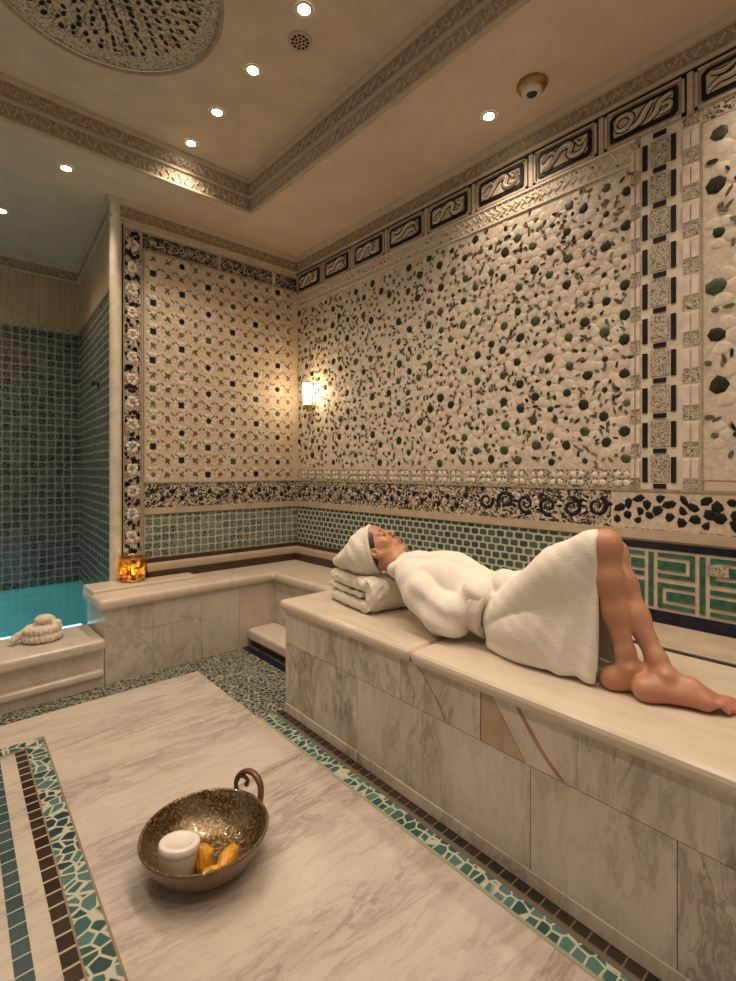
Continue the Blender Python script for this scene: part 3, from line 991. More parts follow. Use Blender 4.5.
r.build('cream_line', ['skirting', 'carved_deep'], wb)
r = Relief(back_wall); r.sheet(XB0, LZ, XR, Z_SH0, .006); r.build('glazed_tile_zone', ['back_tile'], wb)

# ---- rounded pilaster at the end of the back wall
mb = MB()
lathe([(.036, 0.2), (.036, ZC)], (1.040, YB - .005, 0), 20, mb)
tag(mb.build('trim_1', ['cream_stone']), kind='structure')

# ---- stepped skirting above ledge
def skirting(mb, pts_in, z0, prof):
    """prof: (offset from wall, z) swept along the two walls with a mitre"""
    rows = []
    for o, z in prof:
        rows.append([(1.245, YB - o, z), (XR - o, YB - o, z), (XR - o, 2.40, z)])
    mb.grid(rows, 0, False, False)
mb = MB()
skirting(mb, None, 0, [(.006, .66), (.05, .655), (.055, .64), (.055, .60), (.05, .592), (.006, .592)])
tag(mb.build('trim_2', ['skirting']), kind='structure')
mb = MB()
skirting(mb, None, 0, [(.006, .69), (.028, .69), (.028, .655), (.006, .655)])
skirting(mb, None, 0, [(.006, .594), (.075, .594), (.075, LZ + .001), (.006, LZ + .001)])
tag(mb.build('trim_3', ['dark_wood']), kind='structure')

# ================================================================== CEILING
TX0, TX1, TY0, TY1 = -1.75, 1.865, -1.6, 3.41
mb = MB()
O = [(-2.6, -2.2), (XR, -2.2), (XR, YA), (-2.6, YA)]
I = [(TX0, TY0), (TX1, TY0), (TX1, TY1), (TX0, TY1)]
for i in range(4):
    j = (i + 1) % 4
    mb.face([(*O[i], ZC), (*O[j], ZC), (*I[j], ZC), (*I[i], ZC)], 0)
ceil = tag(mb.build('ceiling', ['plaster']), kind='structure')
# raised tray with a round opening for the medallion
DC, DR = (0.605, 2.44), 0.505
mb = MB()
n = 96
circ = [(DC[0] + DR * math.cos(2 * PI * i / n), DC[1] + DR * math.sin(2 * PI * i / n)) for i in range(n)]
def to_rect(i):
    a = 2 * PI * i / n
    dx, dy = math.cos(a), math.sin(a)
    t = min(((TX1 if dx > 0 else TX0) - DC[0]) / dx if abs(dx) > 1e-9 else 1e9, ((TY1 if dy > 0 else TY0) - DC[1]) / dy if abs(dy) > 1e-9 else 1e9)
    return (DC[0] + dx * t, DC[1] + dy * t)
rim = [to_rect(i) for i in range(n)]
for i in range(n):
    j = (i + 1) % n
    corner = None
    for c in I:
        a0, a1 = 2 * PI * i / n, 2 * PI * (i + 1) / n
        ca = math.atan2(c[1] - DC[1], c[0] - DC[0]) % (2 * PI)
        if a0 < ca < a1: corner = c
    pts = [circ[i], rim[i]] + ([corner] if corner else []) + [rim[j], circ[j]]
    mb.face([(*p, ZT) for p in pts], 0)
for i in range(4):
    j = (i + 1) % 4
    mb.face([(*I[i], ZC), (*I[j], ZC), (*I[j], ZT), (*I[i], ZT)], 0)
mb.build('tray', ['tray_plaster'], ceil)

def carved_run(mb, P, Q, z0, z1, out, seed, pitch=.042, normal=None, mats=(1,)):
    """row of carved scroll-work between P and Q on a vertical face whose outward normal is given"""
    q = random.Random(seed)
    d = Vector((Q[0] - P[0], Q[1] - P[1])); L = d.length; d.normalize()
    N = Vector(normal)
    wall = lambda a, z, o: (P[0] + d.x * a + N.x * (o + out), P[1] + d.y * a + N.y * (o + out), z)
    r = Relief(wall)
    a = pitch * .5
    h = z1 - z0
    k = 0
    while a < L - pitch * .3:
        s = 1 if k % 2 else -1
        pp = [(a + s * .010 * math.sin(t * 1.5) + q.uniform(-.002, .002), z0 + h * (.08 + .84 * t / 4)) for t in range(5)]
        r.ribbon(pp, [.004, .009, .007, .009, .004], -.002, .008, 0)
        if q.random() < .6: r.poly(ellipse(a + pitch * .5, z0 + h * q.uniform(.25, .75), .008, .011, 5, 0, .2, q), -.002, .006, 0, .2)
        a += pitch; k += 1
    off = len(mb.v)
    mb.v += r.v; mb.f += [tuple(i + off for i in f) for f in r.f]; mb.m += [mats[0]] * len(r.f); mb.uv += r.uv; mb.sm += r.sm

def moulding(path, normals, prof, mb, mat=0):
    """sweep (out, z) along a plan path; normals: mitred outward offsets"""
    rows = []
    for o, z in prof:
        rows.append([(p[0] + nn[0] * o, p[1] + nn[1] * o, z) for p, nn in zip(path, normals)])
    mb.grid(rows, mat, False, False)

# wall crown: right wall, back wall, alcove side, alcove back
path = [(XR, -2.0), (XR, YB), (1.03, YB), (sx(YA), YA), (-2.6, YA)]
nrm = [(-1, 0), (-1, -1), (-1, -1), (-1, -1), (0, -1)]
mb = MB()
moulding(path, nrm, [(0, 3.150), (.030, 3.150), (.034, 3.158), (.034, 3.168), (.022, 3.174)], mb, 0)
moulding(path, nrm, [(.022, 3.174), (.022, 3.250)], mb, 1)
moulding(path, nrm, [(.022, 3.250), (.036, 3.255), (.050, 3.272), (.060, 3.290)], mb, 0)
carved_run(mb, (XR, YB - .03), (XR, -1.0), 3.176, 3.249, .022, 1, .045, (-1, 0), (2,))
carved_run(mb, (1.02, YB), (XR - .03, YB), 3.176, 3.249, .022, 2, .036, (0, -1), (2,))
carved_run(mb, (-.6, YA), (1.13, YA), 3.176, 3.249, .022, 3, .045, (0, -1), (2,))
tag(mb.build('trim_4', ['crown_plain', 'carved_deep', 'carved']), kind='structure')
# tray crown
path = [(TX1, TY0), (TX1, TY1), (TX0, TY1)]
nrm = [(-1, 0), (-1, -1), (0, -1)]
mb = MB()
moulding(path, nrm, [(-.012, ZC - .004), (.004, ZC - .010), (.012, ZC), (.012, ZC + .012)], mb, 0)
moulding(path, nrm, [(.012, ZC + .012), (.016, ZC + .095)], mb, 1)
moulding(path, nrm, [(.016, ZC + .095), (.028, ZC + .100), (.028, ZC + .115)], mb, 0)
moulding(path, nrm, [(.028, ZC + .115), (.040, ZC + .190)], mb, 1)
moulding(path, nrm, [(.040, ZC + .190), (.055, ZC + .205), (.06, ZT)], mb, 0)
carved_run(mb, (TX1, TY1 - .04), (TX1, -.2), ZC + .016, ZC + .092, .014, 4, .04, (-1, 0), (2,))
carved_run(mb, (TX1, TY1 - .04), (TX1, -.2), ZC + .118, ZC + .188, .034, 5, .034, (-1, 0), (2,))
carved_run(mb, (-.5, TY1), (TX1 - .04, TY1), ZC + .016, ZC + .092, .014, 6, .04, (0, -1), (2,))
carved_run(mb, (-.5, TY1), (TX1 - .04, TY1), ZC + .118, ZC + .188, .034, 7, .034, (0, -1), (2,))
tag(mb.build('trim_5', ['crown_plain', 'carved_deep', 'carved']), kind='structure')

# ---- medallion: a shallow patterned dome
md = thing('ceiling_medallion', (DC[0], DC[1], ZT), 'large round patterned medallion recessed in the raised ceiling tray', 'ceiling medallion')
DD = .05
def dome_pt(rr, a, lift=0.0):
    f = rr / DR
    return (DC[0] + rr * math.cos(a), DC[1] + rr * math.sin(a), ZT + DD * math.sqrt(max(0, 1 - f * f)) * .9 - lift)
mb = MB()
rows = [[dome_pt(DR * s, 2 * PI * i / 96) for i in range(96)] for s in (.985, .95, .9, .84)]
mb.grid(rows, 0, True, True, lambda p: (p[0], p[1]))
rows = [[dome_pt(DR * s, 2 * PI * i / 96) for i in range(96)] for s in (.84, .7, .5, .3, .1, .01)]
mb.grid(rows, 1, True, True, lambda p: (p[0], p[1]))
mb.build('dome', ['dome_ring', 'dome_lace'], md)
mb = MB()
q = random.Random(8)
for ring in range(11):
    rr = DR * (.80 - ring * .068)
    cnt = max(5, int(2 * PI * rr / .066))
    for t in range(cnt):
        a = 2 * PI * (t + .5 * (ring % 2)) / cnt + q.uniform(-.03, .03)
        ln, wd = q.uniform(.011, .019), q.uniform(.008, .013)
        pts = []
        for s in range(7):
            b = 2 * PI * s / 7
            jr = 1 + q.uniform(-.2, .2)
            pts.append(dome_pt(rr + ln * math.cos(b) * jr, a + wd * math.sin(b) * jr / rr, .004))
        mb.face(pts, 0)
        a2 = a + PI / cnt
        pts = [dome_pt(rr + .02 * (1 if q.random() < .5 else -1) + .008 * math.cos(b), a2 + .004 * math.sin(b) / rr, .0035) for b in (0, 1.57, 3.14, 4.71)]
        mb.face(pts, 1)
mb.build('inlaid_petals', ['black_stone', 'grey_leaf'], md)
mb = MB()
rows = []
for k in range(9):
    a = PI * k / 8
    rows.append([(DC[0] + (DR + .012 * math.cos(a)) * math.cos(2 * PI * i / 96), DC[1] + (DR + .012 * math.cos(a)) * math.sin(2 * PI * i / 96), ZT - .010 * math.sin(a)) for i in range(96)])
mb.grid(rows, 0, True)
mb.build('rim_moulding', ['carved_deep'], md)

# ================================================================== BENCH
bench = thing('marble_bench', (1.9, 0.6, 0), 'long cream marble bench against the right wall carrying the reclining woman', 'bench')
fr = lambda y: bx(y) + .022
YE0, YE1 = -1.3, 2.37
mb = MB()
mb.prism([(fr(YE0) + .012, YE0), (XR - .01, YE0), (XR - .01, YE1 + .02), (fr(YE1) + .012, YE1 + .02)], 0.0, .565)
mb.build('core', ['joint'], bench)
def panel(name, y0, y1, z0, z1, mat, pts=None, proud=0.0):
    mb = MB()
    g = .0012
    P = pts or [(y0 + g, z0 + g), (y1 - g, z0 + g), (y1 - g, z1 - g), (y0 + g, z1 - g)]
    n = len(P)
    F = [(fr(y) - proud, y, z) for y, z in P]; B = [(fr(y) + .0125, y, z) for y, z in P]
    mb.face(F[::-1], 0)
    for i in range(n):
        j = (i + 1) % n
        mb.face([F[i], F[j], B[j], B[i]], 0)
    mb.build(name, [mat], bench)
ZJ, ZP = .390, .052
low = [YE1 + .02, 1.752, 1.34, .856, .43, -.02, -.5, YE0]
for a, b in zip(low[:-1], low[1:]): panel('front_panel', b, a, ZP, ZJ, 'panel_marble')
panel('front_panel', 1.462, YE1 + .02, ZJ, .57, 'panel_marble')
panel('front_panel', 1.055, 1.462, ZJ, .57, 'panel_marble')
g = .0012
panel('ochre_panel', 0, 0, 0, 0, 'ochre_marble', [(1.052, ZJ + g), (1.052, .568), (1.01, .568), (.874, ZJ + g)])
panel('front_panel', 0, 0, 0, 0, 'panel_marble', [(.870, ZJ + g), (1.006, .568), (.30, .568), (.30, ZJ + g)])
panel('front_panel', -.35, .30, ZJ, .57, 'panel_marble')
panel('front_panel', YE0, -.35, ZJ, .57, 'panel_marble')
# brown veins running through the upper course
def vein(pts, w):
    mb = MB()
    pts = [(v.x, v.y) for v in catmull([(y, z, 0) for y, z in pts], 6)]
    q = random.Random(len(pts))
    for (a, b) in zip(pts[:-1], pts[1:]):
        mb.face([(fr(a[0]) - .0006, a[0] - w, a[1]), (fr(b[0]) - .0006, b[0] - w, b[1]), (fr(b[0]) - .0006, b[0] + w, b[1]), (fr(a[0]) - .0006, a[0] + w, a[1])], 0)
    mb.build('brown_vein', ['vein_marble'], bench)
vein([(1.36, .565), (1.30, .50), (1.25, .45), (1.215, .392)], .005)
vein([(.905, .566), (.845, .49), (.80, .44), (.745, .393)], .010)
# projecting base course
mb = MB()
mb.prism([(fr(YE0) - .003, YE0), (XR - .02, YE0), (XR - .02, YE1 + .022), (fr(YE1) - .003, YE1 + .022)], 0.001, ZP)
mb.build('base_course', ['panel_marble'], bench, bevel=.002)
mb = MB()
mb.box((1.6, -1.2, .56), (2.59, 2.36, .572))
mb.build('bedding', ['joint'], bench)
for y0, y1 in ((1.394, 2.425), (-1.4, 1.390)):
    mb = MB()
    mb.prism([(fr(y0) - .026, y0), (XR - .006, y0), (XR - .006, y1), (fr(y1) - .026, y1)], .568, BZ)
    mb.build('top_slab', ['slab_marble'], bench, bevel=.024 if y1 > 2 else .024)
mb = MB()
mb.box((2.225, -1.3, BZ - .01), (2.255, 2.38, BZ + .0015))
mb.build('navy_inlay', ['navy'], bench)
mb = MB()
mb.box((2.258, -1.3, BZ - .01), (XR - .012, 2.39, BZ + .007))
mb.build('back_shelf', ['skirting'], bench, bevel=.004)

# ================================================================== CORNER LEDGE AND STEP
ledge = thing('corner_ledge', (1.7, 3.65, 0), 'raised L-shaped marble ledge running round the far corner', 'ledge')
mb = MB()
mb.prism([(.875, 3.452), (2.125, 3.488), (2.125, 2.44), (2.59, 2.44), (2.59, 3.872), (.875, 3.872)], 0.0, .475)
mb.build('body', ['joint'], ledge)
fy = lambda x: 3.450 + (x - .875) * .029
def lpanel(x0, x1, z0, z1, mat='ledge_marble'):
    mb = MB(); g = .001
    mb.box((x0 + g, 0, z0 + g), (x1 - g, .012, z1 - g), 0)
    mb.v = [(x, fy(x) - .012 + y, z) for x, y, z in mb.v]
    mb.build('front_panel', [mat], ledge)
for x0, x1, z0, z1 in ((.865, 1.16, 0, .47), (1.16, 1.50, 0, .30), (1.16, 1.50, .30, .47), (1.50, 1.80, 0, .47), (1.80, 2.115, 0, .47)):
    lpanel(x0, x1, z0, z1)
for y0, y1 in ((2.445, 2.95), (2.95, 3.475)):
    mb = MB(); mb.box((2.113, y0 + .001, 0), (2.125, y1 - .001, .47)); mb.build('side_panel', ['ledge_marble'], ledge)
mb = MB(); mb.box((.863, 3.44, 0), (.876, 3.872, .47)); mb.build('end_panel', ['ledge_marble'], ledge)
mb = MB()
mb.prism([(.825, 3.405), (2.085, 3.445), (2.085, 2.43), (2.594, 2.43), (2.594, 3.874), (.825, 3.874)], .468, LZ)
mb.build('top_slab', ['slab_marble'], ledge, bevel=.028)
mb = MB()
mb.prism([(.835, 3.615), (1.55, 3.635), (1.55, 3.80), (1.235, 3.80), (1.235, 3.874), (.835, 3.874)], LZ - .01, LZ + .022)
mb.build('raised_slab', ['slab_marble'], ledge, bevel=.010)
st = MB()
st.prism([(1.855, 2.45), (2.112, 2.45), (2.112, 3.474), (1.865, 3.468)], .055, .14)
step = thing('marble_step', (1.98, 3.0, 0), 'low marble step tucked between the corner ledge and the bench end', 'step')
st.build('tread', ['slab_marble'], step, bevel=.022)
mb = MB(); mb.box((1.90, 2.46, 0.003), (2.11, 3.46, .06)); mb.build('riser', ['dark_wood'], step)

# ================================================================== POOL
pool = thing('plunge_pool', (-.4, 4.4, 0), 'plunge pool of glowing turquoise water in the tiled alcove', 'pool')
cy = lambda x: 3.396 - (.867 - x) * .055
mb = MB()
mb.prism([(-2.6, cy(-2.6)), (.862, cy(.862)), (.862, 3.84), (-2.6, 3.84)], .232, .30)
mb.build('coping', ['ledge_marble'], pool, bevel=.022)
mb = MB()
mb.prism([(-2.6, cy(-2.6) + .05), (.860, cy(.86) + .05), (.860, 3.83), (-2.6, 3.83)], 0, .235)
mb.build('front_wall', ['ledge_marble'], pool)
mb = MB()
mb.prism([(-2.6, cy(-2.6) + .012), (.855, cy(.855) + .012), (.855, 3.6), (-2.6, 3.6)], .062, .112)
mb.build('lower_nosing', ['ledge_marble'], pool, bevel=.018)
mb = MB()
mb.prism([(-2.6, cy(-2.6) + .035), (.858, cy(.858) + .035), (.858, 3.6), (-2.6, 3.6)], 0, .064)
mb.build('plinth', ['ledge_marble'], pool)
mb = MB()
B0, B1 = (-2.55, 3.842, -.12), (1.20, YA - .004, .29)
mb.face([(B0[0], B0[1], B0[2]), (B1[0], B0[1], B0[2]), (B1[0], B1[1], B0[2]), (B0[0], B1[1], B0[2])])
mb.face([(B0[0], B0[1], B0[2]), (B0[0], B0[1], B1[2]), (B1[0], B0[1], B1[2]), (B1[0], B0[1], B0[2])])
mb.face([(B0[0], B1[1], B0[2]), (B1[0], B1[1], B0[2]), (B1[0], B1[1], B1[2]), (B0[0], B1[1], B1[2])])
mb.face([(B0[0], B0[1], B0[2]), (B0[0], B1[1], B0[2]), (B0[0], B1[1], B1[2]), (B0[0], B0[1], B1[2])])
for (p, q_) in (((.868, 3.842), (.868, 3.886)), ((.868, 3.886), (1.028, 3.886)), ((1.028, 3.886), (sx(YA) - .007, B1[1]))):
    mb.face([(*p, B0[2]), (*q_, B0[2]), (*q_, B1[2]), (*p, B1[2])])
mb.build('basin', ['pool_tile'], pool)
mb = MB()
mb.box((-2.55, 3.844, -.29), (.866, 4.04, .225))  # sunk step added under the strip to brighten the water by the coping
mb.build('glow_step', ['pool_tile'], pool, bevel=.01)
mb = MB()
mb.face([(-2.55, 3.845, .285), (.866, 3.845, .285), (.866, 3.886, .285), (1.026, 3.886, .285), (sx(YA) - .008, YA - .007, .285), (-2.55, YA - .007, .285)])
mb.build('water', ['water'], pool)
mb = MB()
mb.box((-2.5, 3.915, .222), (.85, 4.00, .262))
M['pool_glow'] = emit('pool_glow', (0.80, 0.97, 1.0), 2.2)
mb.build('light_strip', ['pool_glow'], pool)

# ================================================================== SMALL FITTINGS
kb = thing('shower_knob', (1.07, 4.41, 2.04), 'small dark knob on the tiled side wall of the alcove', 'knob')
lathe([(0, -.010), (.034, -.010), (.034, 0.0), (.020, .006), (.012, .014), (.012, .03)], (1.068, 4.41, 2.04), 20, None)
mb = lathe([(.0, .004), (.036, .004), (.036, -.006), (.018, -.010), (.012, -.016), (.012, -.032)], (1.066, 4.41, 2.04), 20, None, 0, 'x'); mb.build('wall_plate', ['iron'], kb)
mb = lathe([(.012, -.030), (.022, -.034), (.026, -.045), (.020, -.056), (.0, -.060)], (1.066, 4.41, 2.04), 20, None, 0, 'x'); mb.build('handle', ['iron'], kb)

# wall sconce
SX, SY, SZ = 2.525, 3.615, 2.0
sc = thing('wall_sconce', (XR, SY, SZ), 'small glowing glass wall lamp beside the far corner', 'wall lamp')
mb = lathe([(0, -.095), (.026, -.095), (.030, -.085), (.035, -.03), (.038, .04), (.042, .105), (.040, .108), (.037, .105)], (SX, SY, SZ), 24)
mb.build('glass_shade', ['sconce_glass'], sc)
mb = lathe([(0, -.145), (.006, -.143), (.009, -.133), (.006, -.125), (.014, -.118), (.024, -.108), (.031, -.092), (.032, -.080)], (SX, SY, SZ), 20); mb.build('cup', ['gilt'], sc)
mb = MB(); tube([(SX, SY, SZ - .125), (SX + .03, SY, SZ - .128), (XR - .006, SY, SZ - .09)], .007, 8, mb); mb.build('bracket', ['gilt'], sc)
mb = lathe([(0, -.010), (.032, -.010), (.036, .006)], (XR - .008, SY, SZ - .08), 20, None, 0, 'x'); mb.build('wall_plate', ['gilt'], sc)

# candle holder
CX, CY, CZ = 1.128, 3.775, LZ + .022
ch = thing('candle_holder', (CX, CY, CZ), 'glowing amber mosaic glass candle holder on the ledge against the wall', 'candle holder')
def amber():
    k = NT('amber_glass')
    v = k.coord()
    e = k.voro(v, 42, 'DISTANCE_TO_EDGE')
    cc = k.n('ShaderNodeTexVoronoi'); k.l(v, cc.inputs['Vector']); cc.inputs['Scale'].default_value = 42
    sp = k.n('ShaderNodeSeparateColor'); k.l(cc.outputs['Color'], sp.inputs[0])
    col = k.ramp(sp.outputs[0], [(0.0, (0.72, 0.44, 0.10)), (0.35, (0.95, 0.68, 0.22)), (0.7, (0.36, 0.19, 0.03)), (0.9, (1.0, 0.85, 0.45))], 'CONSTANT')
    lead = k.ramp(e, [(0.03, (1, 1, 1)), (0.07, (0, 0, 0))])
    tr = k.n('ShaderNodeBsdfTranslucent'); k.l(col, tr.inputs[0])
    tp = k.n('ShaderNodeBsdfTransparent'); k.l(col, tp.inputs[0])
    m1 = k.n('ShaderNodeMixShader'); m1.inputs[0].default_value = .5
    k.l(tr.outputs[0], m1.inputs[1]); k.l(tp.outputs[0], m1.inputs[2])
    k.set(Base_Color=(0.07, 0.03, 0.01), Roughness=0.4)
    m2 = k.n('ShaderNodeMixShader'); k.l(lead, m2.inputs[0]); k.l(m1.outputs[0], m2.inputs[1]); k.l(k.b.outputs[0], m2.inputs[2])
    k.l(m2.outputs[0], k.out.inputs[0])
    return k.m
M['amber'] = amber()
M['wax'] = plain('wax', (0.8, 0.6, 0.3), 0.5)
M['flame'] = emit('flame', (1.0, 0.68, 0.28), 90)
lathe([(.078, .008), (.083, .02), (.084, .09), (.082, .160), (.077, .160), (.079, .09), (.078, .02)], (CX, CY, CZ), 28).build('glass', ['amber'], ch)
lathe([(0, 0), (.080, 0), (.086, .004), (.086, .012), (.078, .014), (0, .014)], (CX, CY, CZ), 28).build('base', ['gilt'], ch)
lathe([(.080, .158), (.086, .160), (.086, .168), (.079, .168)], (CX, CY, CZ), 28).build('rim', ['gilt'], ch)
cdl = lathe([(0, .014), (.030, .014), (.030, .052), (0, .050)], (CX, CY, CZ), 18).build('candle', ['wax'], ch)
lathe([(0, .052), (.006, .058), (.008, .068), (.005, .082), (.0, .095)], (CX, CY, CZ), 12).build('flame', ['flame'], cdl)

# ceiling fittings
def light(name, typ, loc, energy, color, parent=None, **kw):
    d = bpy.data.lights.new(name, typ)
    d.energy = energy; d.color = color
    for k, v in kw.items(): setattr(d, k, v)
    o = bpy.data.objects.new(name, d)
    COL.objects.link(o); o.location = loc
    if parent is not None:
        o.parent = parent; o.matrix_parent_inverse = Matrix.Translation(parent.location).inverted()
    return o
WARM = (1.0, 0.80, 0.60)
DL = [((1.340, 1.945, ZT), 'brightest downlight in the ceiling tray, beside the round vent'),
      ((1.339, 2.425, ZT), 'second downlight of the tray row, nearest the medallion rim'),
      ((1.335, 2.855, ZT), 'third downlight of the tray row, counted away from the round vent'),
      ((1.333, 3.240, ZT), 'last downlight of the tray row, close to the tray corner moulding'),
      ((0.699, 3.687, ZC), 'oval-looking downlight in the lower ceiling beside the pilaster top'),
      ((0.457, 4.619, ZC), 'downlight over the pool at the left edge of the picture'),
      ((2.322, 1.598, ZC), 'downlight in the lower ceiling beside the brass sensor')]
EXTRA = [((1.34, 1.42, ZT)), ((1.34, .9, ZT)), ((1.34, .3, ZT)), ((1.34, -.4, ZT)), ((-.10, 3.0, ZT)), ((-.10, 2.2, ZT)), ((-.10, 1.2, ZT)), ((-.10, .2, ZT)), ((2.322, .25, ZC)), ((2.322, -.9, ZC)), ((-.5, 4.6, ZC))]  # unseen downlights added as fill, carrying the rows on around the camera
POWER = 39
for i, (p, lab) in enumerate([(a, b) for a, b in DL] + [(a, None) for a in EXTRA]):
    o = thing('downlight', p, lab or 'unseen recessed downlight added to light the room', 'ceiling light', 'recessed downlights in the ceiling')
    r_ = .029
    lathe([(r_, -.004), (r_ + .006, -.007), (r_ + .013, -.004), (r_ + .015, -.0005)], p, 24).build('trim_ring', ['white_metal'], o)
    mb = MB(); mb.face([(p[0] + r_ * math.cos(2 * PI * t / 24), p[1] + r_ * math.sin(2 * PI * t / 24), p[2] - .003) for t in range(24)][::-1]); mb.build('lens', ['lamp_glow'], o)
    e = POWER * (0.75 if i in (4, 6) else 1.0)
    light('downlight_beam', 'SPOT', (p[0], p[1], p[2] - .02), e, WARM, o, spot_size=R(125), spot_blend=1.0, shadow_soft_size=.035)

# round vent
vt = thing('air_vent', (1.425, 2.103, ZT), 'small round dark pierced vent set in the ceiling tray', 'vent')
lathe([(.062, -.001), (.060, -.008), (.052, -.010), (.050, -.006), (.0, -.006)], (1.425, 2.103, ZT), 28).build('grille', ['carved'], vt)
mb = MB()
for rr, cnt, sz in ((.0, 1, .008), (.020, 6, .0075), (.038, 11, .0085)):
    for t in range(cnt):
        a = 2 * PI * t / cnt
        c = (1.425 + rr * math.cos(a), 2.103 + rr * math.sin(a))
        mb.face([(c[0] + sz * math.cos(b * PI / 4), c[1] + sz * math.sin(b * PI / 4), ZT - .0066) for b in range(8)][::-1])
mb.build('holes', ['black_stone'], vt)
# brass sensor
sn = thing('smoke_detector', (2.291, 1.322, ZC), 'round brass smoke sensor with dark centre on the lower ceiling', 'smoke detector')
lathe([(.074, 0), (.076, -.008), (.070, -.020), (.050, -.032)], (2.291, 1.322, ZC), 32).build('housing', ['gilt'], sn)
lathe([(.050, -.030), (.050, -.040), (.042, -.052), (.030, -.056), (.026, -.050)], (2.291, 1.322, ZC), 32).build('collar', ['white_metal'], sn)
lathe([(.040, -.046), (.026, -.050), (.020, -.058), (.010, -.064), (0, -.065)], (2.291, 1.322, ZC), 24).build('lens', ['iron'], sn)

# ================================================================== BOWL
BX, BY = .730, 1.650
bw = thing('handled_bowl', (BX, BY, 0), 'speckled bronze bowl with curled handle standing on the marble floor', 'bowl')
def bowl_metal():
    k = NT('bowl_bronze')
    v = k.coord()
    sp = k.voro(v, 190)
    n = k.noise(v, 95, 3, 0.7)
    n2 = k.noise(v, 9, 3)
    c = k.ramp(n, [(0.36, (0.02, 0.011, 0.006)), (0.52, (0.11, 0.058, 0.02)), (0.68, (0.55, 0.36, 0.14))])
    c = k.mix(k.math('MULTIPLY', k.ramp(n2, [(0.4, (0, 0, 0)), (0.65, (1, 1, 1))]), .5), c, (0.30, 0.24, 0.15))
    k.set(Base_Color=c, Metallic=0.6, Roughness=k.math('ADD', 0.2, k.math('MULTIPLY', sp, .3)), Coat_Weight=.5)
    k.bump(n, 0.25, 0.003)
    return k.m
M['bowl_bronze'] = bowl_metal()
M['bowl_brown'] = plain('bowl_brown', (0.17, 0.085, 0.045), 0.3, 0.25, 30, metal=0.35, coat=0.5)
RR = .211
lathe([(0, 0.006), (.095, .002), (.108, .005), (.142, .018), (.178, .050), (.200, .088), (RR, .115), (RR + .003, .121), (RR, .126)], (BX, BY, 0), 64).build('outer_shell', ['bowl_brown'], bw)
lathe([(RR, .126), (RR - .006, .127), (RR - .010, .121), (.192, .088), (.170, .054), (.135, .027), (.10, .017), (0, .014)], (BX, BY, 0), 64).build('inner_glaze', ['bowl_bronze'], bw)
ang = R(20)
T_ = Vector((-math.sin(ang), math.cos(ang), 0)); N_ = Vector((math.cos(ang), math.sin(ang), 0))
hp = lambda s, z, o=0.0: Vector((BX, BY, 0)) + N_ * (RR + .001 + o - s * s * 2.2) + T_ * s + Vector((0, 0, z))
pts = catmull([hp(-.058, .085, .0), hp(-.064, .125, .006), hp(-.054, .165, .012), hp(-.020, .192, .012), (hp(.022, .192, .012)), hp(.052, .168, .010), hp(.060, .138, .008), hp(.050, .110, .004)], 6)
hd = MB(); tube(pts, [.012 - .004 * i / (len(pts) - 1) for i in range(len(pts))], 10, hd)
pts2 = [p + N_ * .009 for p in pts[:-8]]
tube(pts2, .007, 8, hd)
pts3 = catmull([hp(.058, .148, .008), hp(.044, .170, .010), hp(.024, .170, .012), hp(.010, .158, .012), hp(.014, .146, .012)], 6)
tube(pts3, [.009 - .003 * i / len(pts3) for i in range(len(pts3))], 9, hd)
hd.build('handle', ['bowl_brown'], bw)
c = hp(.016, .144, .012)
lathe([(0, -.011), (.007, -.008), (.011, 0), (.007, .008), (0, .011)], c, 14).build('scroll_bead', ['bowl_brown'], bw)
lathe([(0, -.007), (.005, -.005), (.007, 0), (.005, .005), (0, .007)], (BX - .087, BY - .187, .122), 12).build('rim_stud', ['white_metal'], bw)
# white jar leaning in the bowl
jr = thing('lidded_jar', (.622, 1.628, .035), 'round white jar leaning inside the bronze bowl', 'jar')
M['porcelain'] = plain('porcelain', (0.74, 0.68, 0.61), 0.3, 0.04, 12, coat=0.3)
M['porcelain_lid'] = plain('porcelain_lid', (0.80, 0.74, 0.67), 0.3, 0.04, 12, coat=0.2)
tilt = Matrix.Translation((.622, 1.628, .037)) @ Matrix.Rotation(R(9), 4, Vector((-.5, .86, 0)))
def tilted(prof, n=36):
    m = lathe(prof, (0, 0, 0), n)
    m.v = [tuple(tilt @ Vector(p)) for p in m.v]
    return m
tilted([(0, 0), (.050, 0), (.056, .004), (.062, .075), (.062, .078)]).build('body', ['porcelain'], jr)
tilted([(.0635, .074), (.065, .078), (.0645, .094), (.061, .098), (.045, .0975), (.044, .0965), (0, .0968)]).build('lid', ['porcelain_lid'], jr)

